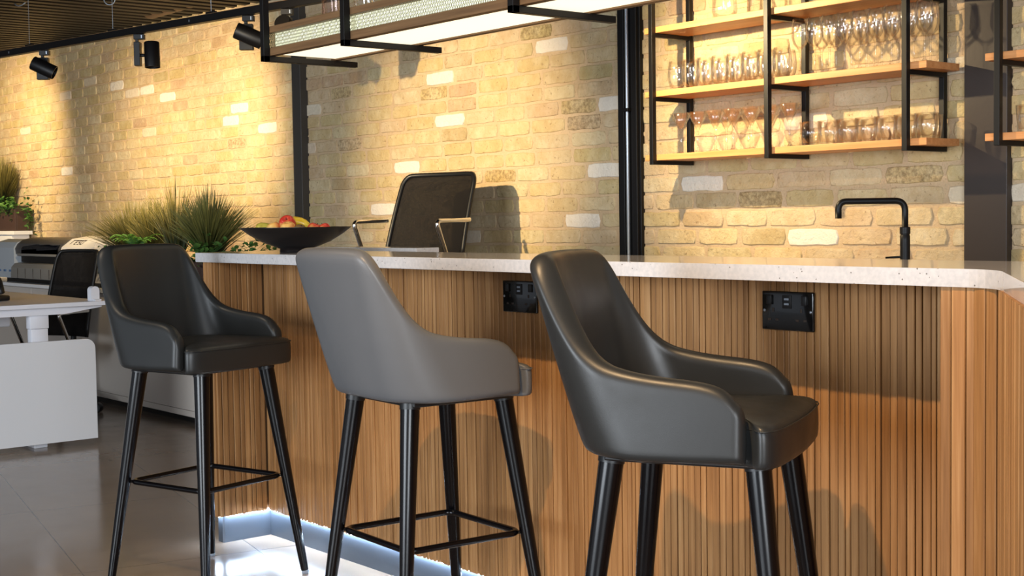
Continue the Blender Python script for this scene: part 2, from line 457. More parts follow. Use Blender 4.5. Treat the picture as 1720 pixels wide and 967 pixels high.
prism(bm, [(-4.474, 2.262), (-4.417, 2.262), (-4.417, YS + .01), (-1.470, YS + .01), (-1.470, 2.262), (-1.40, 2.262), (-1.333, 2.238), (-1.287, 2.172), (-.82, 1.505), (-.45, 1.72), (-1.1, 2.60), (-4.474, 2.60)], Z0 + .004, ZB - .001)
obj('carcass', bm, M_BACKER, bar)
bm = bmesh.new()
prism(bm, [(-4.470, 2.282), (-4.438, 2.282), (-4.432, 2.288), (-4.432, 2.474), (-1.45, 2.474), (-1.45, 2.29), (-1.39, 2.29), (-1.31, 2.24), (-.79, 1.52), (-.47, 1.70), (-1.1, 2.58), (-4.470, 2.58)], 0, Z0 + .003)
obj('plinth', bm, M_PLINTH, bar)
bm = bmesh.new(); box(bm, -4.425, -1.46, 2.4635, 2.4705, .0955, .0985); box(bm, -4.4275, -4.421, 2.29, 2.462, .0955, .0985); box(bm, -4.47, -4.43, 2.2655, 2.272, .0955, .0985)
led = obj('led_strip', bm, M_LED, bar); led['label'] = 'cool white light strip under the slats'

def socket(x, label):
    s = thing('double_socket', label, 'power socket', (x, YS - .0015, .9305), 0, 'sockets on the bar front')
    obj('plate', bbox(-.0735, .0735, -.008, .0005, -.0445, .0445, .003, 3), M_SOCKET, s, auto=40)
    for sx in (-1, 1):
        bm = bmesh.new(); box(bm, sx * .05 - .0075, sx * .05 + .0075, -.0125, -.007, .014, .036, .0018); obj('rocker_switch', bm, M_PLASTIC, s, auto=40)
        bm = bmesh.new(); ox = sx * .04
        for dx_, dz_, w_, h_ in ((0, .002, .003, .007), (-.011, -.020, .0065, .0032), (.011, -.020, .0065, .0032)):
            box(bm, ox + dx_ - w_ / 2 - .001, ox + dx_ + w_ / 2 + .001, -.0092, -.0078, dz_ - h_ / 2 - .001, dz_ + h_ / 2 + .001, .0006)
        obj('pin_holes', bm, M_INK, s)
        bm = bmesh.new(); Mx = Matrix.Rotation(PI / 2, 4, 'X')
        lathe(bm, [(0, .0095), (.0032, .009), (.0036, .0075)], 12, (sx * .066, 0, .0), Mx); obj('screw', bm, M_STEEL, s, smooth=True)
    obj('usb_module', bbox(-.0125, .0125, -.0102, -.007, .006, .036, .001), M_PLASTIC, s, auto=40)
    for dz_ in (.016, .027): obj('usb_port', bbox(-.0065, .0065, -.0108, -.0098, dz_ - .0022, dz_ + .0022), M_STEEL, s)
socket(-1.9935, 'black double socket plate on the bar front, right of the nearest stool')
socket(-2.941, 'black double socket plate on the bar front, between the two nearer stools')

# ------------------------------------------------------------------ bar stools
def interp(tb, u):
    for (a, va), (b, vb) in zip(tb, tb[1:]):
        if u <= b:
            t = (u - a) / (b - a) if b > a else 0; return va + (vb - va) * t
    return tb[-1][1]
def catmull(tb, u):
    n = len(tb)
    for i in range(n - 1):
        if u <= tb[i + 1][0] or i == n - 2:
            x0, x1 = tb[i][0], tb[i + 1][0]; t = max(0, min(1, (u - x0) / (x1 - x0)))
            m0 = (tb[i + 1][1] - tb[max(i - 1, 0)][1]) / (tb[i + 1][0] - tb[max(i - 1, 0)][0]) * (x1 - x0)
            j = min(i + 2, n - 1); m1 = (tb[j][1] - tb[i][1]) / (tb[j][0] - tb[i][0]) * (x1 - x0)
            return (2*t**3-3*t**2+1)*tb[i][1] + (t**3-2*t**2+t)*m0 + (-2*t**3+3*t**2)*tb[i+1][1] + (t**3-t**2)*m1
RIM = [(0, .812), (.012, .819), (.03, .828), (.055, .836), (.10, .844), (.16, .849), (.28, .854), (.38, .860), (.45, .868), (.5, .878), (.535, .900), (.56, .934), (.586, .985), (.61, 1.032), (.635, 1.060), (.67, 1.076), (.75, 1.083), (1.0, 1.085)]
ZBOT = .700
def plan(u, z, inset=0.0):
    """U-shaped plan of the shell; u 0 = arm front, 1 = middle of the back (y<0 side)"""
    k = (z - ZBOT) / .38
    xf = .120; xb = -.205 - .105 * max(k, -.1) ** .9 if k > 0 else -.205 - .105 * k
    w = .238 - .026 * k; rr = .145 - .075 * k
    xf, xb, w = xf, xb + inset, w - inset; rr = max(rr - inset * .6, .02)
    u1, u2 = .5, .74
    if u <= u1:
        x1 = xb + rr; t = u / u1
        # arms pull in a little towards the front and belly outwards
        return (xf + (x1 - xf) * t, -(w - .004 * (1 - t) ** 2))
    if u <= u2:
        a = (u - u1) / (u2 - u1) * PI / 2
        return (xb + rr - rr * math.sin(a), -(w - rr + rr * math.cos(a)))
    t = (u - u2) / (1 - u2); c = .014 * (1 - (1 - t) ** 2)
    return (xb - c * .8, -(w - rr) * (1 - t))
def shell_mesh():
    bm = bmesh.new(); US = [0, .012, .03, .055, .085, .13, .19, .26, .33, .4, .45, .48, .505, .525, .545, .56, .575, .59, .605, .62, .64, .67, .70, .74, .79, .85, .92, 1.0]
    full = [(u, 1) for u in US] + [(u, -1) for u in US[-2::-1]]
    NV = 12; rings = []
    TH = .021
    def ring(u, s, th, push=0.0):
        zr = catmull(RIM, u) - .045 * (1 - th); out = []; inn = []
        zb = ZBOT - .004 * math.sin(min(u, 1) * PI)
        half = TH * (1 + .25 * min(1, max(0, (u - .4) / .4)))
        for i in range(NV + 1):
            t = i / NV; z = zb + .012 + (zr - half - zb - .012) * t
            ax, ay = plan(u, z, 0); bx, by = plan(u, z, 2 * half)
            cx, cy = (ax + bx) / 2, (ay + by) / 2
            ax, ay = cx + (ax - cx) * th, cy + (ay - cy) * th; bx, by = cx + (bx - cx) * th, cy + (by - cy) * th
            out.append(Vector((ax + push, ay * s, z))); inn.append(Vector((bx + push, by * s, z)))
        # rounded rim
        o, n = out[-1], inn[-1]; c = (o + n) / 2; d = (o - n) / 2
        cap = [c + d * math.cos(a) + Vector((0, 0, half * (.35 + .65 * th) * math.sin(a))) for a in [PI * k / 7 for k in range(1, 7)]]
        o, n = out[0], inn[0]; c = (o + n) / 2; d = (o - n) / 2
        bot = [c - d * math.cos(a) - Vector((0, 0, .012 * math.sin(a))) for a in [PI * k / 4 for k in range(1, 4)]]
        return out + cap + inn[::-1] + bot
    def add(pts): rings.append([bm.verts.new(p) for p in pts])
    for a in (80, 60, 40, 20): add(ring(0, 1, math.cos(math.radians(a)), .018 * math.sin(math.radians(a))))
    for u, s in full: add(ring(u, s, 1))
    for a in (20, 40, 60, 80): add(ring(0, -1, math.cos(math.radians(a)), .018 * math.sin(math.radians(a))))
    n = len(rings[0])
    for A, B in zip(rings, rings[1:]):
        for k in range(n): bm.faces.new((A[k], B[k], B[(k + 1) % n], A[(k + 1) % n]))
    bm.faces.new(rings[0]); bm.faces.new(rings[-1][::-1])
    bmesh.ops.recalc_face_normals(bm, faces=bm.faces)
    return bm
def seat_outline(s=1.0, zz=0):
    pts = []
    xb, xf, wi, wf = -.165, .205, .19, .226
    # half outline from back centre to front centre (y<0), mirrored
    half = [(xb, 0), (xb, -.08), (xb + .015, -.14), (-.12, -.172), (-.05, -.188), (.05, -.190), (.125, -.192), (.150, -.198), (.157, -.214), (.164, -.222),
            (.176, -.220), (.188, -.206), (.195, -.18), (.199, -.14), (.203, -.07), (.205, 0)]
    full = half + [(x, -y) for x, y in half[-2:0:-1]]
    return full
def seat_mesh():
    bm = bmesh.new(); out = seat_outline(); rings = []
    for sc, z in ((.93, .690), (.985, .693), (1.0, .703), (1.0, .745), (.993, .760), (.975, .769), (.93, .774), (.8, .779), (.55, .783), (.25, .785)):
        rings.append([bm.verts.new((x * sc + (1 - sc) * .0, y * sc, z)) for x, y in out])
    n = len(out)
    for A, B in zip(rings, rings[1:]):
        for k in range(n): bm.faces.new((A[k], A[(k + 1) % n], B[(k + 1) % n], B[k]))
    bm.faces.new(rings[0][::-1]); bm.faces.new(rings[-1])
    bmesh.ops.recalc_face_normals(bm, faces=bm.faces)
    return bm
A_T, B_F = .147, .222
def leg_c(sx, sy, z):
    h = B_F + (A_T - B_F) * z / .65; g = .214 + (.141 - .214) * z / .65
    return Vector((sx * h, sy * g, z))
def make_stool(label, loc, rz, leather, sname):
    t = thing('bar_stool', label, 'bar stool', loc, rz, 'bar stools along the counter')
    sh = obj('backrest_shell', shell_mesh(), leather, t, smooth=True)
    sh.modifiers.new('sub', 'SUBSURF').levels = 1; sh.modifiers['sub'].render_levels = 1
    st = obj('seat', seat_mesh(), leather, t, smooth=True)
    st.modifiers.new('sub', 'SUBSURF').levels = 1; st.modifiers['sub'].render_levels = 1
    bm = bmesh.new(); tube(bm, [(x * .996, y * .996, .7625) for x, y in seat_outline()], .0017, 6, closed=True); obj('piping', bm, leather, st, smooth=True)
    obj('seat_base', bbox(-.15, .15, -.165, .165, .684, .702, .004), M_PLASTIC, t)
    for sx in (-1, 1):
        for sy in (-1, 1):
            bm = bmesh.new(); zs = (.70, .66, .5, .3, .12, .012)
            tube(bm, [leg_c(sx, sy, z) for z in zs], [.0245, .0242, .0215, .0182, .0150, .0125], 20)
            lg = obj('leg', bm, M_BLKGLOSS, t, smooth=False, auto=50)
            bm = bmesh.new(); c = leg_c(sx, sy, 0); lathe(bm, [(0, 0), (.011, 0), (.012, .004), (.012, .013), (0, .013)], 16, (c.x, c.y, 0)); obj('foot_glide', bm, M_STEEL, lg, smooth=False)
            bm = bmesh.new(); c = leg_c(sx, sy, .667); tube(bm, [leg_c(sx, sy, .678), leg_c(sx, sy, .698)], .0262, 20); obj('mounting_ring', bm, M_PLASTIC, lg, auto=50)
    z = .328; c = leg_c(1, 1, z); a, b = c.x - .014, c.y - .012; rr = .03; pts = []
    for (cx, cy, a0) in ((a - rr, b - rr, 0), (-a + rr, b - rr, 90), (-a + rr, -b + rr, 180), (a - rr, -b + rr, 270)):
        for k in range(6):
            an = math.radians(a0 + 90 * k / 5); pts.append((cx + rr * math.cos(an), cy + rr * math.sin(an), z))
    bm = bmesh.new(); tube(bm, pts, .0085, 14, closed=True); fr = obj('footrest', bm, M_BLKGLOSS, t, smooth=True)
    for sx in (-1, 1):
        for sy in (-1, 1):
            bm = bmesh.new(); p = leg_c(sx, sy, z); q = Vector((sx * (a - .009), sy * (b - .009), z)); tube(bm, [q, p], .005, 8); obj('bolt', bm, M_BLKGLOSS, fr)
    return t
make_stool('charcoal leather bar stool farthest from the camera, turned towards the right', (-4.017, 2.013, 0), .268, M_LEATHER, 'a')
make_stool('lighter mid-grey leather bar stool in the middle, its back to the camera', (-2.913, 2.105, 0), 1.508, M_LEATHER2, 'b')
make_stool('charcoal leather bar stool nearest the camera with its seat top visible', (-1.842, 1.996, 0), .478, M_LEATHER, 'c')

# ------------------------------------------------------------------ wall shelves
def shelf_unit(name, label, x0, x1, ups, zs):
    t = thing(name, label, 'shelf unit', (0, 0, 0))
    for k, z in enumerate(zs):
        obj('shelf_board', bbox(x0, x1, 3.972, 4.166, z, z + .024, .0015), M_SHELF, t)
    for x in ups:
        bm = bmesh.new(); box(bm, x - .010, x + .010, 3.95, 3.971, zs[0] - .0165, 3.0, .0012); obj('front_upright', bm, M_BLACK, t)
        bm = bmesh.new(); box(bm, x - .010, x + .010, 4.168, 4.189, zs[0] - .0165, 3.0, .0012); obj('back_upright', bm, M_BLACK, t)
        for z in zs: obj('bracket', bbox(x - .0098, x + .0098, 3.9705, 4.1685, z - .0165, z - .0003, .001), M_BLACK, t)
    return t
ZS = [1.373, 1.628, 1.883]
shelf_unit('wall_shelf_unit', 'black steel and oak shelf unit holding rows of glasses left of the wide column', -3.968, -2.652, (-3.912, -3.318, -2.724), ZS)
shelf_unit('wall_shelf_unit', 'black steel and oak shelf unit cut by the right picture edge beyond the column', -2.437, -1.40, (-2.383, -1.79), ZS)

def glass_thing(name, label, cat, prof, loc, group, m=M_GLASS, n=20):
    bm = bmesh.new(); lathe(bm, prof, n); bmesh.ops.recalc_face_normals(bm, faces=bm.faces)
    o = obj(name, bm, m, None, smooth=True, loc=loc); return tag(o, label, cat, group)
T = .0012
TUMB = [(0, 0), (.020, 0), (.026, .003), (.034, .03), (.037, .055), (.035, .085), (.031, .112), (.031 - T, .112), (.035 - T, .085), (.037 - T, .055), (.034 - T, .03), (.024, .008), (0, .006)]
SHORT = [(0, 0), (.028, 0), (.031, .003), (.037, .04), (.040, .085), (.040 - T, .085), (.037 - T, .04), (.030, .010), (0, .008)]
WINE = [(0, 0), (.031, 0), (.032, .0015), (.010, .005), (.0042, .012), (.0035, .05), (.0038, .088), (.010, .097), (.024, .115), (.031, .14), (.030, .17), (.0265, .205),
        (.0265 - T, .205), (.030 - T, .17), (.031 - T, .14), (.024 - T, .116), (.009, .101), (0, .099)]
MART = [(0, 0), (.034, 0), (.035, .0015), (.012, .005), (.0042, .012), (.0037, .05), (.0042, .088), (.010, .097), (.0445, .158), (.0433, .1585), (.0085, .1), (0, .098)]
CARAF = [(0, 0), (.040, 0), (.046, .004), (.050, .03), (.046, .08), (.026, .14), (.018, .18), (.022, .21), (.0205, .21), (.0168, .18), (.0248, .14), (.0448, .08), (.048, .03), (.042, .008), (0, .006)]
DECAN = [(0, 0), (.026, 0), (.030, .004), (.031, .15), (.016, .19), (.015, .24), (.0138, .24), (.0148, .19), (.0295, .15), (.0285, .008), (0, .006)]
zt = [z + .0245 for z in ZS]
protos = {}
def place(kind, name, label, cat, prof, loc, group, m=M_GLASS):
    if kind not in protos: protos[kind] = glass_thing(name, label, cat, prof, loc, group, m)
    else: dup(protos[kind], loc, R(0, 6), label, group)
for k in range(8):
    place('tumb', 'stemless_glass', 'round stemless glass in the front row on the middle shelf, left bay', 'glass', TUMB, (-3.832 + k * .0765, 4.018, zt[1]), 'front row of stemless glasses, middle shelf')
for k in range(7):
    place('tumb', 'stemless_glass', 'round stemless glass in the back row on the middle shelf, left bay', 'glass', TUMB, (-3.80 + k * .0765, 4.10, zt[1]), 'back row of stemless glasses, middle shelf')
for k in range(9):
    place('wine', 'wine_glass', 'tall stemmed wine glass in the front row on the middle shelf, right bay', 'glass', WINE, (-3.215 + k * .0655, 4.02, zt[1]), 'front row of wine glasses, middle shelf')
for k in range(8):
    place('wine', 'wine_glass', 'tall stemmed wine glass in the back row on the middle shelf, right bay', 'glass', WINE, (-3.18 + k * .0655, 4.10, zt[1]), 'back row of wine glasses, middle shelf')
for k in range(7):
    place('mart', 'martini_glass', 'cone-shaped martini glass in the front row on the lowest shelf', 'glass', MART, (-3.815 + k * .0915, 4.022, zt[0]), 'front row of martini glasses, lowest shelf')
for k in range(3):
    place('mart', 'martini_glass', 'cone-shaped martini glass in the back row on the lowest shelf', 'glass', MART, (-3.66 + k * .115, 4.117, zt[0]), 'back row of martini glasses, lowest shelf')
for k in range(7):
    place('short', 'whisky_tumbler', 'low clear tumbler in the front row on the lowest shelf, left of the column', 'glass', SHORT, (-3.172 + k * .0808, 4.025, zt[0]), 'front row of tumblers, lowest shelf')
for k in range(6):
    place('short', 'whisky_tumbler', 'low clear tumbler in the back row on the lowest shelf, left of the column', 'glass', SHORT, (-3.13 + k * .0808, 4.112, zt[0]), 'back row of tumblers, lowest shelf')
place('short', 'whisky_tumbler', 'low tumbler beside the upright of the right-hand shelf unit', 'glass', SHORT, (-2.318, 4.03, zt[0]), 'tumblers on the right-hand unit')
place('short', 'whisky_tumbler', 'low tumbler cut by the right picture edge on the right-hand unit', 'glass', SHORT, (-2.232, 4.03, zt[0]), 'tumblers on the right-hand unit')
p = at(1217, 18, Y=4.03); place('car', 'glass_carafe', 'wide clear carafe on the top shelf, left bay', 'carafe', CARAF, (p.x, 4.03, zt[2]), 'carafes on the top shelf')
p = at(1268, 12, Y=4.03); place('dec', 'glass_decanter', 'narrow clear decanter on the top shelf, beside the middle upright', 'decanter', DECAN, (p.x, 4.03, zt[2]), 'decanters on the top shelf')
p = at(1304, 8, Y=4.03); place('dec', 'glass_decanter', 'narrow clear decanter on the top shelf, just right of the middle upright', 'decanter', DECAN, (p.x, 4.05, zt[2]), 'decanters on the top shelf')

# ------------------------------------------------------------------ back counter and tap
bc = thing('back_counter', 'low counter along the brick wall that carries the black tap', 'counter', (0, 0, 0))
obj('counter_body', bbox(-3.9, -2.62, 3.62, 4.14, .08, .868, .002), M_WHITE, bc)
obj('countertop', bbox(-3.92, -2.61, 3.60, 4.17, .870, .9, .002), M_QUARTZ, bc)
obj('toe_kick', bbox(-3.88, -2.64, 3.66, 4.14, 0, .079), M_BLACK, bc)
for k in range(2): dd = obj('cabinet_door', bbox(-3.89 + k * .635, -3.265 + k * .635, 3.600, 3.619, .1, .86, .002), M_WHITE, bc)
tp = thing('kitchen_tap', 'matt black square-necked tap standing before the brick wall', 'tap', (-2.72, 3.95, .9))
bm = bmesh.new(); lathe(bm, [(0, 0), (.026, 0), (.026, .006), (.0165, .010), (.0165, .150), (.0165, .171), (.0150, .173), (.0150, .176), (.0175, .178), (.0175, .199), (.0155, .201), (0, .201)], 24)
obj('body', bm, M_BLACK, tp, auto=40)
# the neck runs along the picture plane, towards the left
L = r3.xy.normalized(); dvec = Vector((-L.x, -L.y, 0))
neck = smooth_path([(0, 0, .19), (0, 0, .289), dvec * .224 + Vector((0, 0, .289)), dvec * .224 + Vector((0, 0, .232))], .035, 8)
bm = bmesh.new(); tube(bm, neck, .0108, 16); obj('spout', bm, M_BLACK, tp, smooth=True)
bm = bmesh.new(); tube(bm, [dvec * .012 + Vector((0, 0, .1)), dvec * .066 + Vector((0, 0, .098))], [.0045, .0032], 10); obj('lever', bm, M_BLACK, tp, smooth=True)

# rear ledge behind the bar (speckled slab behind the office chair arms)
lg = thing('rear_ledge', 'short speckled quartz ledge behind the bar, below the office chair back', 'ledge', (0, 0, 0))
obj('ledge_top', bbox(-4.62, -3.935, 2.80, 2.90, 1.016, 1.050, .002), M_QUARTZ, lg)
obj('ledge_panel', bbox(-4.60, -3.96, 2.82, 2.86, 0, 1.0155, .002), M_WHITE, lg)

# ------------------------------------------------------------------ fruit bowl
BX, BY = -4.170, 2.455
bw = obj('fruit_bowl', (lambda bm: (lathe(bm, [(0, .001), (.056, 0), (.058, .003), (.056, .012), (.075, .018), (.12, .036), (.163, .062), (.192, .084), (.194, .0865), (.190, .0865), (.158, .064), (.11, .040), (.06, .022), (0, .018)], 48), bmesh.ops.recalc_face_normals(bm, faces=bm.faces), bm)[2])(bmesh.new()), M_PLATE, smooth=True, loc=(BX, BY, ZT))
tag(bw, 'wide shallow black bowl of fruit on the left end of the worktop', 'fruit bowl')
def fruit_mat(name, a, b, c):
    m = mat(name, rough=.32, spec=.5); t = NT(m); v = t.coord(scale=(1, 1, 1))
    t.l(t.ramp(t.noise(v, 22, 3), [(.35, a), (.52, b), (.68, c)]), t.b.inputs['Base Color']); return m
M_A1 = fruit_mat('red_apple', srgb(190, 40, 36), srgb(200, 62, 44), srgb(226, 160, 84))
M_A2 = fruit_mat('peach_skin', srgb(222, 130, 70), srgb(236, 176, 92), srgb(240, 200, 116))
M_A3 = fruit_mat('pear_skin', srgb(170, 160, 60), srgb(190, 176, 76), srgb(160, 140, 50))
M_BAN = fruit_mat('banana_skin', srgb(232, 190, 40), srgb(238, 204, 64), srgb(220, 176, 44))
APPLE = [(0, .012), (.008, .004), (.018, .0), (.030, .008), (.037, .026), (.038, .040), (.034, .056), (.024, .067), (.012, .069), (.004, .063), (0, .058)]
PEAR = [(0, 0), (.018, 0), (.033, .012), (.036, .030), (.030, .050), (.020, .068), (.013, .082), (.006, .088), (0, .088)]
def fruit(name, label, cat, prof, m, px, py, depth, tilt, group=None, stem=True, sc=1.0):
    # px,py: place of the fruit's centre as seen; depth: offset in Y from the bowl's middle
    p = at(px, py, Y=BY + depth)
    bm = bmesh.new(); h = max(z for r, z in prof) / 2
    lathe(bm, [(r * sc, (z - h) * sc) for r, z in prof], 20); bmesh.ops.recalc_face_normals(bm, faces=bm.faces)
    t = thing(name, label, cat, p, 0, group); t.rotation_euler = tilt
    obj('flesh', bm, m, t, smooth=True)
    if stem:
        bm = bmesh.new(); tube(bm, [(0, 0, (h - .012) * sc), (.002, 0, (h + .006) * sc)], .0015, 6); obj('stem', bm, M_INK, t)
    return t
fruit('apple', 'large red apple on top of the pile in the bowl', 'apple', APPLE, M_A1, 483, 376, 0.0, (.5, .6, 0), sc=.78)
fruit('peach', 'yellow-orange peach low in the bowl, below the red apple', 'peach', APPLE, M_A2, 484, 385, -.055, (.2, .2, 0), stem=False, sc=.72)
fruit('peach', 'yellow-orange peach at the left of the bowl, beside the pear', 'peach', APPLE, M_A2, 461, 386, -.03, (.2, -.3, 0), stem=False, sc=.72)
fruit('pear', 'greenish pear lying at the far left of the bowl', 'pear', PEAR, M_A3, 446, 385, .03, (0, 1.35, .7), sc=.8)
fruit('apple', 'small red apple at the far right of the bowl', 'apple', APPLE, M_A1, 545, 386, .05, (.3, -.3, 0), sc=.62)
fruit('apple', 'dark red apple right of the banana in the bowl', 'apple', APPLE, M_A1, 528, 387, .02, (-.3, .3, 0), sc=.70)
fruit('fig', 'dull brown fig below the banana in the bowl', 'fig', APPLE, mat('fig_skin', srgb(120, 92, 50), .5), 504, 388, -.05, (0, .4, 0), sc=.6)
bn = thing('banana', 'curved yellow banana arching over the fruit pile', 'banana', tuple(at(494, 379, Y=BY + .04)))
bm = bmesh.new(); pts = []
for k in range(13):
    a = math.radians(160 - 140 * k / 12); q = Vector((L.x, L.y, 0)) * (.062 * math.cos(a)) + Vector((0, 0, .05 * math.sin(a) - .035)); pts.append(q)
tube(bm, pts, [.005, .010, .0145, .0165, .0175, .018, .018, .018, .0175, .0165, .0145, .010, .005], 8); obj('skin', bm, M_BAN, bn, smooth=True)
bm = bmesh.new(); tube(bm, [pts[0], pts[0] + Vector((-.004, -.004, -.012))], [.0045, .0035], 6); obj('stalk', bm, M_INK, bn)

# ------------------------------------------------------------------ office chairs
def office_chair(label, loc, rz, zs, wide=.47, by=.1, ah=.215, rise=.43):
    """faces local -Y; zs seat height; back rises .43 above the seat"""
    t = thing('office_chair', label, 'office chair', loc, rz, 'black mesh office chairs')
    hw = wide / 2; zb0, zb1 = zs + .04, zs + rise
    def P(u, v):        # u -1..1 , v 0..1 ; reclined, curved panel
        z = zb0 + (zb1 - zb0) * v; w = hw * (1.0 - .07 * v)
        return Vector((u * w, by + .10 * v + .03 * v * v - .035 * (u * u), z))
    # frame loop with rounded upper corners
    loop = []
    for k in range(9): loop.append((-1, k / 10))
    for k in range(6): a = PI - k / 5 * PI / 2; loop.append((-1 + .16 + .16 * math.cos(a), .86 + .13 * math.sin(a)))
    for k in range(1, 8): loop.append((-.84 + 1.68 * k / 8, .995))
    for k in range(6): a = PI / 2 - k / 5 * PI / 2; loop.append((.84 + .16 * math.cos(a), .86 + .13 * math.sin(a)))
    for k in range(8, -1, -1): loop.append((1, k / 10))
    bm = bmesh.new()
    bk = obj('back_frame', (tube(bm, [P(u, v) for u, v in loop], .011, 8), bm)[1], M_PLASTIC, t, smooth=True)
    bm = bmesh.new(); nu, nv = 14, 10; g = []
    for i in range(nu + 1):
        col_ = []
        for j in range(nv + 1):
            u = -1 + 2 * i / nu; v = j / nv
            lim = 1.0 if v < .86 else .84 + .16 * math.sqrt(max(0, 1 - ((v - .86) / .13) ** 2)) if v < .99 else .84
            p_ = P(u * lim, min(v, .99)); col_.append(bm.verts.new(p_))
        g.append(col_)
    for i in range(nu):
        for j in range(nv): bm.faces.new((g[i][j], g[i + 1][j], g[i + 1][j + 1], g[i][j + 1]))
    ext = bmesh.ops.solidify(bm, geom=bm.faces[:], thickness=.003)
    obj('mesh_back', bm, M_MESHFAB, t, smooth=True)
    bm = bmesh.new(); box(bm, -.225, .225, -.36, by - .01, zs - .055, zs, .022, 4); obj('seat', bm, M_MESHFAB, t, smooth=True)
    for sx in (-1, 1):
        x = sx * (hw + .02)
        path = smooth_path([(sx * .18, -.04, zs - .065), (x, -.06, zs - .04), (x, -.165, zs + ah), (x, .06, zs + ah + .004), (x, .065, zs + ah + .004)], .03, 6)
        bm = bmesh.new(); tube(bm, path, [.011] * (len(path) - 8) + [.011] * 8, 12)
        arm = obj('armrest', bm, M_CHROME, t, smooth=True); arm['label'] = 'chrome armrest'
    bm = bmesh.new(); tube(bm, smooth_path([(0, -.05, zs - .06), (0, by + .03, zs - .05), (0, by + .04, zs + .10)], .06, 6), .018, 10); obj('back_bracket', bm, M_PLASTIC, t, smooth=True)
    bm = bmesh.new(); lathe(bm, [(0, .09), (.028, .09), (.028, zs - .25), (.018, zs - .25), (.018, zs - .06), (.06, zs - .055), (0, zs - .055)], 16); obj('gas_lift', bm, M_PLASTIC, t, auto=40)
    for k in range(5):
        a = 2 * PI * k / 5 + .3; c, s = math.cos(a), math.sin(a)
        bm = bmesh.new(); tube(bm, [(c * .02, s * .02, .115), (c * .27, s * .27, .072)], [.022, .014], 8)
        sp = obj('base_spoke', bm, M_PLASTIC, t, smooth=True)
        bm = bmesh.new(); Mx = Matrix.Translation((c * .27, s * .27, .029)) @ Matrix.Rotation(a, 4, 'Z') @ Matrix.Rotation(PI / 2, 4, 'X')
        lathe(bm, [(0, -.022), (.026, -.022), (.029, -.018), (.029, .018), (.026, .022), (0, .022)], 16, (0, 0, 0), Mx)
        obj('castor', bm, M_PLASTIC, sp, auto=40)
    return t
office_chair('black mesh office chair with chrome arms behind the bar, against the brick wall', (-5.226, 3.732, 0), .205, .935, .484, .065, .207)
office_chair('black mesh office chair behind the end of the white desk', (-8.296, 3.172, 0), .342, .42, .392, .1, .2, .57)

# ------------------------------------------------------------------ gantry light above the bar
gz = 1.758; YG = 2.535
gl = thing('gantry_light', 'long oak and metal mesh light box hung in black frames over the bar', 'ceiling light', (0, 0, 0))
GX0, GX1 = -4.492, -2.05
bm = bmesh.new(); box(bm, GX0, GX1, YG, YG + .03, gz, gz + .028, .001); obj('lower_rail', bm, M_GWOOD, gl)
bm = bmesh.new(); box(bm, GX0, GX1, YG, YG + .03, gz + .083, gz + .106, .001); obj('upper_rail', bm, M_GWOOD, gl)
obj('far_rail', bbox(GX0, GX1, 2.815, 2.84, gz, gz + .106, .001), M_GWOOD, gl)
obj('top_board', bbox(GX0 + .002, GX1 - .002, YG + .031, 2.814, gz + .09, gz + .105), M_GWOOD, gl)
obj('bottom_diffuser', bbox(GX0 + .03, GX1 - .03, YG + .0305, 2.8145, gz + .006, gz + .012), M_DIFF, gl)['label'] = 'glowing warm white panel'
obj('side_diffuser', bbox(GX0 + .03, GX1 - .03, YG + .024, YG + .029, gz + .0285, gz + .0825), M_DIFF2, gl)
def mesh_strip(p0, axis, length, z0, z1, nrows):
    bm = bmesh.new(); cell = .0085; n = int(length / cell); h = (z1 - z0) / nrows; w = .0014; a = h * .34
    for r_ in range(nrows + 1):
        zc = z0 + h * r_; prev = None
        for i in range(n * 2 + 1):
            s = length * i / (2 * n)
            up = ((i + r_) % 2 == 0); zz = zc + (a + h * .16 if up else -a - h * .16)
            zz = min(max(zz, z0), z1)
            q = Vector(p0) + Vector(axis) * s; q.z = zz
            nrm = Vector((axis[1], -axis[0], 0))
            cur = [bm.verts.new(q + Vector((0, 0, w))), bm.verts.new(q - Vector((0, 0, w))), bm.verts.new(q + nrm * .0016)]
            if prev:
                for m_ in range(3): bm.faces.new((prev[m_], prev[(m_ + 1) % 3], cur[(m_ + 1) % 3], cur[m_]))
            prev = cur
    return bm
M_WIRE = mat('pale_metal_mesh', srgb(120, 112, 84), .5, metal=.3)
obj('metal_mesh', mesh_strip((GX0 + .002, YG + .012, 0), (1, 0, 0), GX1 - GX0 - .004, gz + .028, gz + .083, 5), M_WIRE, gl)
obj('end_mesh', mesh_strip((GX0 + .004, 2.81, 0), (0, -1, 0), .27, gz + .028, gz + .083, 5), M_WIRE, gl)
for x in (-4.472, -3.93, -3.042, -2.15):
    bm = bmesh.new(); box(bm, x - .0125, x + .0125, YG - .0265, YG - .0015, gz - .0215, 3.0, .0012); box(bm, x - .0125, x + .0125, YG - .0265, 2.915, gz - .0215, gz - .0012, .0012)
    obj('hanger_frame', bm, M_BLACK, gl)
# jars standing on it
JAR = [(0, 0), (.034, 0), (.038, .004), (.039, .03), (.037, .09), (.030, .12), (.030, .15), (.0285, .15), (.0285, .12), (.0352, .09), (.037, .03), (.035, .008), (0, .007)]
p = at(558, 18, Y=2.70)
glass_thing('glass_jar', 'faintly pink glass jar standing on the gantry, left of the second hanger', 'jar', JAR, (p.x, 2.70, gz + .1065), 'glass jars on the gantry', M_JAR, 28)
p = at(612, 10, Y=2.70)
glass_thing('glass_jar', 'clear glass jar on the gantry, just right of the second hanger', 'jar', JAR, (p.x, 2.70, gz + .1065), 'glass jars on the gantry', M_GLASS, 28)

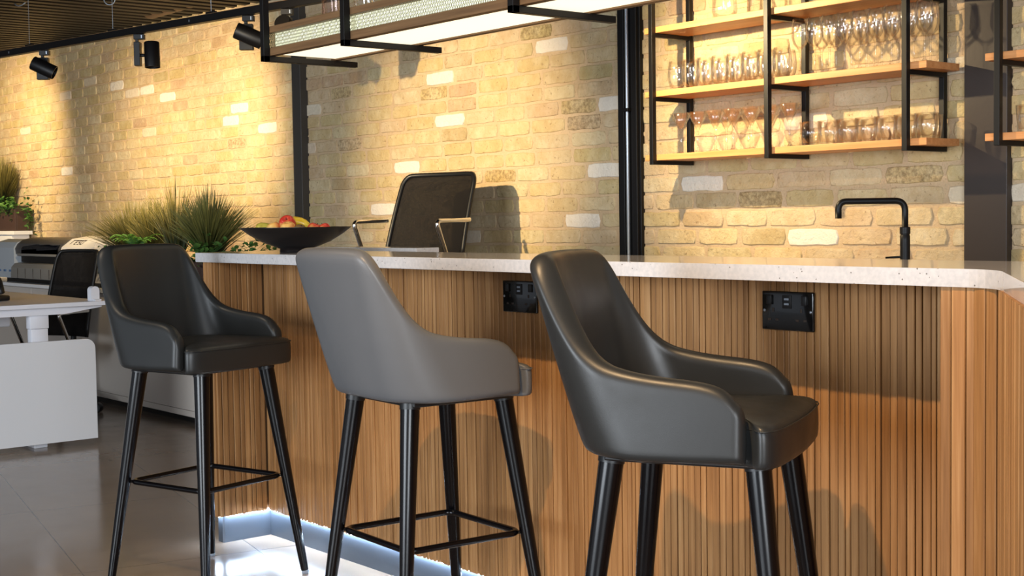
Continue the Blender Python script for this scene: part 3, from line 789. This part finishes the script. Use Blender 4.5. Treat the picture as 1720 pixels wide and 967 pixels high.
# ------------------------------------------------------------------ lighting track and spotlights
TA = at(0, 92, Z=2.165); TB = at(550, -4, Z=2.165)
tdir = (TB - TA).normalized(); TA2 = TA - tdir * 3.0; TB2 = TB + tdir * .30
def on_track(px):
    lo, hi = -3.0, 9.0
    for _ in range(40):
        m_ = (lo + hi) / 2; q = TA + tdir * m_; d = q - Vector((0, 0, 1.15)); x = 860 + FPX * d.dot(r3) / d.dot(v3)
        if x < px: lo = m_
        else: hi = m_
    return TA + tdir * lo
tr = thing('lighting_track', 'long black lighting track hung on thin wires along the brick wall', 'lighting track', tuple(TA2), math.atan2(tdir.y, tdir.x))
LT = (TB2 - TA2).length
obj('track_bar', bbox(0, LT, -.019, .019, -.018, .018, .002), M_BLACK, tr)
obj('top_strip', bbox(0, LT, -.012, .012, .0185, .021), M_GWOOD, tr)
for px in (50, 190, 355, 520):
    s = (on_track(px) - TA2).length
    if True:
        zc_ = 2.645 - .034 * (on_track(px).x + 12.07) - TA2.z
        bm = bmesh.new(); tube(bm, [(s, 0, .018), (s, 0, zc_)], .0014, 6); obj('suspension_wire', bm, M_STEEL, tr)
        obj('wire_clip', bbox(s - .035, s + .035, -.010, .010, .0212, .031, .002), M_BLACK, tr)
for px in (20, 323): s = (on_track(px) - TA2).length; obj('joint_screw', bbox(s - .003, s + .003, -.0215, -.0192, -.006, .006), M_STEEL, tr)
def spotlight(px, label, tilt, yawoff, side=0):
    q = on_track(px); t = thing('track_spotlight', label, 'spotlight', (q.x, q.y, q.z - .019), math.atan2(r3.y, r3.x), 'spotlights on the lighting track')
    # local x = picture right, local y = away from camera
    bm = bmesh.new(); box(bm, -.022, .034, -.016, .016, -.028, -.0005, .002); box(bm, -.014, .0, -.01, .01, -.040, -.027, .001); ad = obj('adapter', bm, M_BLACK, t)
    obj('adapter_lever', bbox(.018, .023, -.0175, -.0155, -.022, -.006), M_STEEL, ad)
    w = .016 if side else .033
    obj('driver_box', bbox(-.007 - w, -.007 + w, -.014, .022 if not side else .03, -.165, -.0405, .002), M_BLACK, t)
    if side: c = Vector((.070, 0, -.108)); ax = Vector((.03, -.08, -1)).normalized()
    else: c = Vector((.018, -.062, -.105)); ax = tilt.normalized()
    rr = .040; hl = .067
    bm = bmesh.new(); M_ = ax.to_track_quat('Z', 'Y').to_matrix().to_4x4()
    lathe(bm, [(0, -hl), (rr * .93, -hl), (rr, -hl + .004), (rr, hl), (rr * .9, hl), (rr * .88, hl - .03), (0, hl - .035)], 28, c, M_)
    hd = obj('lamp_head', bm, M_BLACK, t, auto=40)
    bm = bmesh.new()
    if side: tube(bm, [(.005, 0, -.11), (.04, 0, -.11)], .009, 10)
    else: tube(bm, [(-.002, 0, -.105), (.0, -.04, -.105)], .009, 10)
    obj('swivel', bm, M_BLACK, t, smooth=True)
    return t
spotlight(73, 'black track spotlight at the far left, its head tilted down to the right', Vector((.86, .1, -.42)), 0)
spotlight(232, 'black track spotlight with upright head pointing straight down', Vector((0, 0, -1)), 0, side=1)
spotlight(415, 'black track spotlight with tilted head just left of the hanging light box', Vector((.92, .15, -.40)), 0)
spotlight(480, 'black track spotlight half hidden behind the first hanger of the light box', Vector((.3, .9, -.5)), 0)
dc = thing('ventilation_duct', 'brown round duct end below the dark ceiling, above the track', 'duct', (0, 0, 0))
pd_ = at(392, -22, Y=4.0)
bm = bmesh.new(); tube(bm, [(pd_.x - 1.2, 4.02, pd_.z + .02), (pd_.x, 4.02, pd_.z + .02), (pd_.x + .10, 4.02, pd_.z + .02)], .065, 24); obj('duct_pipe', bm, mat('duct_brown', srgb(84, 66, 52), .5), dc, auto=40)
bm = bmesh.new(); tube(bm, [(pd_.x + .04, 4.02, pd_.z + .02), (pd_.x + .07, 4.02, pd_.z + .02)], .070, 24); obj('duct_collar', bm, M_BLACK, dc, auto=40)
cw = thing('ceiling_cable_loop', 'pale loose cable loop hanging from the dark ceiling at the left', 'cable', tuple(at(30, 18, Z=2.5)))
bm = bmesh.new(); tube(bm, [(0.0 + .10 * math.sin(a * 1.3) + .05 * a, .05 * math.cos(a), .03 * math.sin(a * 2) + .04) for a in [k * .35 for k in range(14)]], .0035, 6); obj('cable', bm, M_STEEL, cw, smooth=True)
cw = thing('ceiling_cable_loop', 'small pale cable loop beside the second suspension wire', 'cable', tuple(at(184, -2, Z=2.42)))
bm = bmesh.new(); tube(bm, [Vector((L.x, L.y, 0)) * (.032 * math.cos(a)) + Vector((0, 0, .034 * math.sin(a))) for a in [PI + k * PI / 12 for k in range(13)]], .003, 6); obj('cable', bm, M_STEEL, cw, smooth=True)

# ------------------------------------------------------------------ left: desk, cabinet, printer, planters
dk = thing('white_desk', 'white sit-stand desk with a rounded modesty panel at the left', 'desk', (0, 0, 0))
obj('desktop', bbox(-8.62, -6.90, 1.35, 2.925, .727, .750, .003), M_WHITEM, dk)
def rpanel(X0, X1, y0, y1, z0, z1, r):
    bm = bmesh.new(); poly = [(y0, z0), (y1, z0)] + [(y1 - r + r * math.cos(a), z1 - r + r * math.sin(a)) for a in [k * PI / 12 for k in range(7)]] + [(y0 + r - r * math.sin(a), z1 - r + r * math.cos(a)) for a in [k * PI / 12 for k in range(7)]]
    A = [bm.verts.new((X0, y, z)) for y, z in poly]; B = [bm.verts.new((X1, y, z)) for y, z in poly]; n = len(poly)
    bm.faces.new(A); bm.faces.new(B[::-1])
    for i in range(n): bm.faces.new((A[i], B[i], B[(i + 1) % n], A[(i + 1) % n]))
    bmesh.ops.recalc_face_normals(bm, faces=bm.faces)
    return bm
obj('modesty_panel', rpanel(-6.93, -6.91, 1.40, 2.848, .032, .556, .05), M_WHITE, dk)
bm = bmesh.new()    # tapered cross arm under the top
A = [bm.verts.new((x, y, z)) for x in (-6.985, -6.935) for y, z in ((1.40, .7265), (2.90, .7265), (2.90, .718), (2.70, .690), (1.40, .690))]
bm.faces.new(A[:5]); bm.faces.new(A[5:][::-1])
for i in range(5): bm.faces.new((A[i], A[i + 5], A[(i + 1) % 5 + 5], A[(i + 1) % 5]))
bmesh.ops.recalc_face_normals(bm, faces=bm.faces); obj('cross_arm', bm, M_WHITEM, dk)
for yy in (2.575, 1.65):
    bm = bmesh.new()
    for z0_, z1_, w_ in ((.62, .690, .048), (.34, .619, .043), (.03, .339, .038)): box(bm, -6.985 - .03, -6.985 + .03, yy - w_, yy + w_, z0_, z1_, .003)
    lgx = obj('leg', bm, M_WHITEM, dk, auto=40)
    obj('foot', bbox(-7.50, -6.99, yy - .035, yy + .035, 0, .02, .004), M_WHITEM, lgx)
obj('rear_leg', bbox(-8.56, -8.50, 2.45, 2.53, .03, .7265, .004), M_WHITEM, dk)
for yy in (2.0,): obj('cable_tray', bbox(-7.9, -7.5, 1.6, 2.62, .60, .66, .01), M_WHITEM, dk)
ck = thing('screen_clamp', 'small white rounded clamp at the far corner of the desk', 'clamp', (0, 0, 0))
obj('clamp', rpanel(-6.985, -6.935, 2.845, 2.89, .7505, .826, .021), M_WHITEM, ck)
obj('clamp_jaw', bbox(-6.93, -6.899, 2.85, 2.886, .7505, .76, .002), M_WHITEM, ck)
ph = thing('desk_phone', 'black curved desk phone cut by the left picture edge', 'phone', (-7.42, 2.47, .7505), .3)
bm = bmesh.new(); box(bm, -.09, .09, -.10, .08, 0, .03, .01, 3); obj('phone_base', bm, M_PLASTIC, ph, auto=40)
bm = bmesh.new(); tube(bm, smooth_path([(.02, -.07, .03), (.05, -.02, .11), (.02, .05, .125), (.0, .085, .04)], .04, 6), .022, 12); obj('handset', bm, M_PLASTIC, ph, smooth=True)
bm = bmesh.new(); box(bm, -.07, .07, -.09, -.02, .0305, .05, .006, 2); obj('keypad', bm, M_INK, ph)

cb = thing('low_cabinet', 'long white low cabinet under the printer and planter', 'cabinet', (0, 0, 0))
CX0, CX1 = -11.4, -7.06
obj('cabinet_body', bbox(CX0, CX1, 3.52, 4.12, .04, .715, .002), M_CREAM, cb)
obj('cabinet_top', bbox(CX0 - .01, CX1 + .005, 3.49, 4.13, .7155, .738, .002), M_WHITE, cb)
obj('toe_kick', bbox(CX0 + .02, CX1 - .02, 3.56, 4.1, 0, .0395), M_BLACK, cb)
obj('base_rail', bbox(CX0, CX1, 3.505, 3.5195, .048, .080, .002), M_CREAM, cb)
x = CX0
while x < CX1 - .5:
    x1_ = min(x + .9, CX1); dd = obj('sliding_door', bbox(x + .003, x1_ - .003, 3.502, 3.5195, .083, .71, .002), M_CREAM, cb)
    bm = bmesh.new(); lathe(bm, [(0, .012), (.010, .012), (.012, .0)], 12, (x1_ - .06, 3.502, .62), Matrix.Rotation(PI / 2, 4, 'X')); obj('lock', bm, M_STEEL, dd, smooth=True)
    x = x1_

# large-format printer
pr = thing('plotter_printer', 'grey large-format printer with white control end on the low cabinet', 'printer', (0, 0, 0))
PX0, PX1 = -10.0, -9.12
def xprism(bm, prof, x0, x1, mat_=0):
    A = [bm.verts.new((x0, y, z)) for y, z in prof]; B = [bm.verts.new((x1, y, z)) for y, z in prof]; n = len(prof)
    fs = [bm.faces.new(A), bm.faces.new(B[::-1])]
    for i in range(n): fs.append(bm.faces.new((A[i], B[i], B[(i + 1) % n], A[(i + 1) % n])))
    for f in fs: f.material_index = mat_
bm = bmesh.new(); xprism(bm, [(3.56, .765), (3.56, .86), (3.60, .885), (3.60, .93), (3.545, .945), (3.54, .985), (3.56, 1.02), (3.60, 1.048), (3.68, 1.064), (3.80, 1.06), (3.95, 1.02), (3.98, .9), (3.98, .765)], PX0, PX1)
bmesh.ops.recalc_face_normals(bm, faces=bm.faces); obj('printer_body', bm, M_PDARK, pr, auto=25)
bm = bmesh.new(); xprism(bm, [(3.50, .775), (3.50, .80), (3.505, .85), (3.53, .878), (3.57, .884), (3.57, .775)], PX0 + .01, PX1 - .02); bmesh.ops.recalc_face_normals(bm, faces=bm.faces)
rc = obj('roll_cover', bm, M_PGREY, pr, auto=30)
for k in range(1, 6): xx = PX0 + k * .15; obj('seam', bbox(xx - .002, xx + .002, 3.4985, 3.5005, .778, .845), M_INK, rc)
bm = bmesh.new()
win = [(PX0 + .25, .925), (PX1 - .34, .925), (PX1 - .30, .975), (PX1 - .42, 1.0), (PX0 + .28, .99), (PX0 + .20, .965)]
# curved window lid
def lid(x, z): return 3.5375 + (0 if z < .98 else (z - .98) * 1.0)
bm = bmesh.new(); n = 14; g = []
for i in range(n + 1):
    s = i / n; x = PX0 + .14 + (PX1 - .05 - PX0 - .14) * s; c_ = []
    top_ = 1.0 + .045 * s
    for j in range(7):
        z = .950 + (top_ - .950) * j / 6
        y = 3.5385 if z < .985 else 3.5385 + (z - .985) * .75 + max(0, z - 1.02) * 1.6
        c_.append(bm.verts.new((x, y - .004, z)))
    g.append(c_)
for i in range(n):
    for j in range(6): bm.faces.new((g[i][j], g[i + 1][j], g[i + 1][j + 1], g[i][j + 1]))
bmesh.ops.solidify(bm, geom=bm.faces[:], thickness=.003); bmesh.ops.recalc_face_normals(bm, faces=bm.faces)
obj('window', bm, M_PWIN, pr, smooth=True)
obj('media_slot', bbox(PX0 + .08, PX1 - .1, 3.555, 3.6005, .888, .93), M_BLACK, pr)
obj('slot_lip', bbox(PX0 + .06, PX1 - .06, 3.532, 3.56, .932, .95, .004), M_PGREY, pr)
bm = bmesh.new(); xprism(bm, [(3.555, .77), (3.545, .9), (3.53, .96), (3.545, 1.0), (3.62, 1.055), (3.74, 1.073), (3.9, 1.05), (3.98, 1.0), (3.98, .77)], PX1, PX1 + .66)
for v in bm.verts:
    if v.co.x > PX1 + .1 and v.co.z > .95: v.co.x -= (v.co.z - .95) * 2.2
bmesh.ops.recalc_face_normals(bm, faces=bm.faces); ct = obj('control_end', bm, M_PWHITE, pr, auto=25)
ct['label'] = 'white control end'
def letter(bm, segs, ox, oz, s, mp, w=.12):
    for (a, b) in segs:
        a = Vector((a[0], 0, a[1])); b = Vector((b[0], 0, b[1])); d = (b - a).normalized(); n_ = Vector((-d.z, 0, d.x)) * w / 2
        vs = []
        for q in (a - n_, b - n_, b + n_, a + n_): vs.append(bm.verts.new(mp(ox + q.x * s, oz + q.z * s)))
        bm.faces.new(vs)
# small display and marking on the control end's sloped top
def mp(x, s): x = PX1 + (x - PX1) * 2.3; y = 3.552 + s * .075; z = 1.0045 + s * .055 + .0012; return Vector((x, y, z))
bm = bmesh.new()
for (a0, a1, b0, b1) in ((.03, .058, .25, .75), ):
    bm.faces.new([bm.verts.new(mp(PX1 + q, s)) for q, s in ((a0, b0), (a0 + .006, b0), (a0 + .006, b1), (a0, b1))])
    bm.faces.new([bm.verts.new(mp(PX1 + q, s)) for q, s in ((a0, b1 - .1), (a1 + .07, b1 - .1), (a1 + .07, b1), (a0, b1))])
E_ = [((0, 0), (0, 1)), ((0, 1), (.6, 1)), ((0, .5), (.5, .5)), ((0, 0), (.6, 0))]; S_ = [((.6, 1), (0, 1)), ((0, 1), (0, .5)), ((0, .5), (.6, .5)), ((.6, .5), (.6, 0)), ((.6, 0), (0, 0))]; U_ = [((0, 1), (0, 0)), ((0, 0), (.6, 0)), ((.6, 0), (.6, 1))]
for k, sg in enumerate((E_, S_, U_)):
    letter(bm, sg, 0, 0, 1, (lambda k: (lambda a, b: mp(PX1 + .062 + k * .022 + a * .024, .25 + b * .4)))(k), .2)
obj('display_marking', bm, M_INK, ct)
bm = bmesh.new(); xprism(bm, [(3.54, .77), (3.53, .9), (3.53, .99), (3.56, 1.03), (3.64, 1.052), (3.9, 1.03), (3.98, .98), (3.98, .77)], PX0 - .42, PX0); bmesh.ops.recalc_face_normals(bm, faces=bm.faces)
le = obj('left_end', bm, M_PLIGHT, pr, auto=25)
bm = bmesh.new()
for k in range(3): box(bm, PX0 - .33 + k * .11, PX0 - .33 + k * .11 + .04, 3.5285, 3.5345, .815, .83)
obj('small_marks', bm, M_INKB, le)
obj('feet_rail', bbox(PX0 - .3, PX1 + .55, 3.58, 3.94, .7385, .7695), M_BLACK, pr)

# tall white unit and planters
tu = thing('tall_white_unit', 'tall white cabinet in the far left corner carrying a planter', 'cabinet', (0, 0, 0))
obj('unit_body', bbox(-13.0, -11.43, 4.02, 4.17, 0, 1.075, .002), M_WHITE, tu); obj('unit_top', bbox(-13.0, -11.35, 4.01, 4.17, 1.0755, 1.106, .002), M_WHITE, tu)

def planter(label, x0, x1, y0, y1, z0, z1):
    t = thing('planter_box', label, 'planter', (0, 0, 0))
    bm = bmesh.new(); w = .014
    box(bm, x0, x1, y0, y0 + w, z0, z1, .002); box(bm, x0, x1, y1 - w, y1, z0, z1, .002); box(bm, x0, x0 + w, y0 + w, y1 - w, z0, z1, .002); box(bm, x1 - w, x1, y0 + w, y1 - w, z0, z1, .002); box(bm, x0 + w, x1 - w, y0 + w, y1 - w, z0, z0 + .01)
    obj('box', bm, M_PLANTER, t); obj('soil', bbox(x0 + w, x1 - w, y0 + w, y1 - w, z0 + .011, z1 - .025), M_SOIL, t); return t
planter('long brown planter box on the low cabinet behind the farthest stool', -8.42, -7.07, 3.55, 3.86, .7385, .925)
planter('brown planter box on the tall white unit at the far left', -12.9, -11.36, 4.03, 4.15, 1.1065, 1.315)

def foliage_layer(bm): return bm.verts.layers.float.new('along')
def grass_clump(name, label, cx, cy, z0, h, spread, n, m, seed, group='ornamental grasses in the planters', lean=(0, 0), ymax=4.15):
    rnd = random.Random(seed); bm = bmesh.new(); la = foliage_layer(bm)
    for _ in range(n):
        a = rnd.uniform(0, 2 * PI); r0 = rnd.uniform(0, .05); k = rnd.random() ** .7
        hh = h * rnd.uniform(.6, 1.0) * (1 - .22 * k); out = spread * k * rnd.uniform(.7, 1.1)
        dx_, dy_ = math.cos(a) + lean[0], math.sin(a) + lean[1]; w = rnd.uniform(.0022, .0045)
        side = Vector((L.x, L.y, 0)).normalized() if rnd.random() < .7 else Vector((-dy_, dx_, 0)).normalized()
        prev = None; S = 5
        for i in range(S + 1):
            t_ = i / S; q = Vector((cx + math.cos(a) * r0 + dx_ * out * t_ ** 1.6, cy + math.sin(a) * r0 * .8 + dy_ * out * t_ ** 1.6 * .8, z0 + hh * (t_ - .16 * k * t_ * t_)))
            q.y = min(q.y, ymax)
            ww = w * (1 - t_ ** 2 * .85)
            c1 = bm.verts.new(q - side * ww); c2 = bm.verts.new(q + side * ww); c1[la] = t_; c2[la] = t_
            if prev: bm.faces.new((prev[0], prev[1], c2, c1))
            prev = (c1, c2)
    o = obj(name, bm, m); return tag(o, label, 'plant', group)
zp = .90
g1 = at(215, 420, Y=3.70); g2 = at(262, 420, Y=3.70); g3 = at(300, 420, Y=3.74); g4 = at(375, 425, Y=3.66)
grass_clump('grass_clump', 'spiky ornamental grass at the left end of the long planter', -8.31, 3.70, zp, .44, .36, 820, M_GRASS2, 1, lean=(-.35, -.1))
grass_clump('grass_clump', 'upright brownish ornamental grass second from left in the long planter', g2.x, 3.70, zp, .46, .22, 900, M_GRASS2, 2)
grass_clump('grass_clump', 'tallest thin ornamental grass in the middle of the long planter', g3.x + .02, 3.72, zp, .60, .24, 300, M_GRASS2, 3)
grass_clump('grass_clump', 'dense dark green ornamental grass left of the fruit bowl', -7.20, 3.66, zp, .50, .32, 1100, M_GRASS, 4, lean=(.12, 0))
grass_clump('grass_clump', 'tall shaggy grass in the planter at the far left edge', at(6, 330, Y=4.09).x, 4.08, 1.285, .52, .30, 800, M_GRASS2, 5)

def leaf_cluster(name, label, cx, cy, cz, rx, ry, rz, n, size, m, seed, group='trailing leafy plants'):
    rnd = random.Random(seed); bm = bmesh.new(); la = foliage_layer(bm)
    root = bm.verts.new((cx, cy, cz - rz * .5)); root[la] = 0
    for _ in range(n):
        q = Vector((cx + rnd.gauss(0, rx), cy + rnd.gauss(0, ry), cz + rnd.gauss(0, rz)))
        M_ = Matrix.Translation(q) @ Matrix.Rotation(rnd.uniform(0, 6.28), 4, 'Z') @ Matrix.Rotation(rnd.uniform(-.9, .9), 4, 'X') @ Matrix.Rotation(rnd.uniform(-.9, .9), 4, 'Y')
        s = size * rnd.uniform(.6, 1.1)
        pts = [(0, 0, 0), (.3, .28, .06), (.62, .30, .05), (1, 0, -.05), (.62, -.30, .05), (.3, -.28, .06)]
        c0 = bm.verts.new(M_ @ Vector((.5 * s, 0, -.02 * s))); c0[la] = .5
        vs = []
        for x_, y_, z_ in pts: v = bm.verts.new(M_ @ (Vector((x_, y_, z_)) * s)); v[la] = x_; vs.append(v)
        for i in range(6): bm.faces.new((vs[i], vs[(i + 1) % 6], c0))
        sv = bm.verts.new(vs[0].co + Vector((.001, 0, .0025))); sv[la] = .1; bm.faces.new((root, vs[0], sv))
    o = obj(name, bm, m); return tag(o, label, 'plant', group)
q = at(345, 412, Y=3.56); leaf_cluster('ivy_plant', 'bright green ivy leaves at the right end of the long planter', q.x, 3.58, .985, .10, .05, .04, 110, .05, M_LEAF, 11)
q = at(425, 412, Y=3.70); leaf_cluster('ivy_plant', 'small dark ivy leaves beneath the left rim of the fruit bowl', q.x - .05, 3.72, .99, .07, .05, .03, 60, .045, M_LEAF, 16)
q = at(176, 450, Y=3.54); leaf_cluster('trailing_plant', 'small-leaved plant trailing over the left end of the long planter', q.x + .03, 3.53, .90, .06, .012, .05, 120, .032, M_LEAF, 12)
q = at(12, 352, Y=4.03); leaf_cluster('ivy_plant', 'green ivy leaves over the front of the far left planter', q.x, 4.02, 1.31, .14, .02, .04, 130, .05, M_LEAF, 13)
q = at(50, 372, Y=4.12); leaf_cluster('trailing_plant', 'thin plant trailing down the right end of the far left planter', q.x + .03, 4.10, 1.22, .03, .02, .10, 60, .04, M_LEAF, 14)
def fern(name, label, cx, cy, cz, n, ln, m, seed):
    rnd = random.Random(seed); bm = bmesh.new(); la = foliage_layer(bm)
    for k in range(n):
        a = rnd.uniform(0, 2 * PI); d = Vector((math.cos(a), math.sin(a) * .6, 0)); s_ = Vector((-d.y, d.x, 0)).normalized(); LL = ln * rnd.uniform(.7, 1.1)
        for i in range(18):
            t_ = i / 18; q = Vector((cx, cy, cz)) + d * LL * t_ + Vector((0, 0, LL * (1.15 * t_ - .85 * t_ * t_))); w = .045 * (1 - t_) * min(1, t_ * 6 + .3)
            for sg in (-1, 1):
                v0 = bm.verts.new(q); v1 = bm.verts.new(q + d * .006 + s_ * sg * w * .5 + Vector((0, 0, .004))); v2 = bm.verts.new(q + s_ * sg * w + d * .012 - Vector((0, 0, .004))); v3_ = bm.verts.new(q + d * .010)
                for v in (v0, v1, v2, v3_): v[la] = t_
                bm.faces.new((v0, v1, v2)); bm.faces.new((v0, v2, v3_))
    o = obj(name, bm, m); return tag(o, label, 'plant')
q = at(226, 408, Y=3.52); fern('fern', 'bright green fern among the grasses above the farthest stool', q.x, 3.53, .985, 22, .24, M_FERN, 15)

# ------------------------------------------------------------------ lights
def spot(name, loc, target, power, size=60, blend=.6, color=(1, .80, .52), rad=.03):
    l = bpy.data.lights.new(name, 'SPOT'); l.energy = power; l.spot_size = math.radians(size); l.spot_blend = blend; l.color = color; l.shadow_soft_size = rad
    o = bpy.data.objects.new(name, l); COL.objects.link(o); o.location = loc
    o.rotation_euler = (Vector(target) - Vector(loc)).to_track_quat('-Z', 'Y').to_euler(); return o
WARM = (1, .76, .42)
spot('shelf_spot', (-3.72, 3.31, 1.945), (-3.35, 4.2, 1.62), 78, 118, .8, WARM, .012)
spot('wall_spot_left', (-10.9, 2.85, 2.2), (-11.6, 4.2, 1.7), 135, 95, .9, WARM, .05)
spot('wall_spot_middle', (-7.3, 3.02, 1.90), (-8.3, 4.2, 1.66), 130, 108, 1.0, WARM, .05)
spot('wall_spot_planter', (-8.75, 2.72, 1.95), (-9.0, 4.2, 1.5), 75, 84, 1.0, WARM, .05)
spot('wall_spot_bar', (-4.7, .4, 2.25), (-5.48, 4.2, 1.48), 780, 32, 1.0, WARM, .035)
spot('bar_front_spot', (-1.6, .78, 2.78), (-2.2, 2.45, .5), 190, 75, .7, (1, .66, .34), .02)
spot('bar_end_spot', (-4.7, .6, 2.78), (-4.0, 2.3, .6), 30, 80, .9, (1, .80, .58), .04)
def area(name, loc, target, power, sx, sy, color):
    l = bpy.data.lights.new(name, 'AREA'); l.shape = 'RECTANGLE'; l.size = sx; l.size_y = sy; l.energy = power; l.color = color
    o = bpy.data.objects.new(name, l); COL.objects.link(o); o.location = loc
    o.rotation_euler = (Vector(target) - Vector(loc)).to_track_quat('-Z', 'Y').to_euler(); return o
area('window_daylight', (-2.5, -5.2, 1.5), (-3.5, 2, .9), 280, 3.6, 2.0, (.84, .92, 1.0))
area('side_fill', (2.9, -1.6, 1.7), (-6.5, 2.4, .7), 190, 2.4, 1.9, (.88, .94, 1.0))  # added fill lamp out of view, brightens the white desk panel
w = bpy.data.worlds.new('world'); SC.world = w; w.use_nodes = True
w.node_tree.nodes['Background'].inputs[0].default_value = (.80, .88, 1.0, 1); w.node_tree.nodes['Background'].inputs[1].default_value = .40

SC.view_settings.view_transform = 'Standard'; SC.view_settings.look = 'None'; SC.view_settings.gamma = 1; SC.view_settings.use_curve_mapping = False
SC.view_settings.exposure = 0.65
SC.cycles.use_denoising = True
SC.cycles.max_bounces = 12; SC.cycles.transparent_max_bounces = 48; SC.cycles.transmission_bounces = 12; SC.cycles.caustics_reflective = False; SC.cycles.caustics_refractive = False
SC.cycles.sample_clamp_indirect = 6
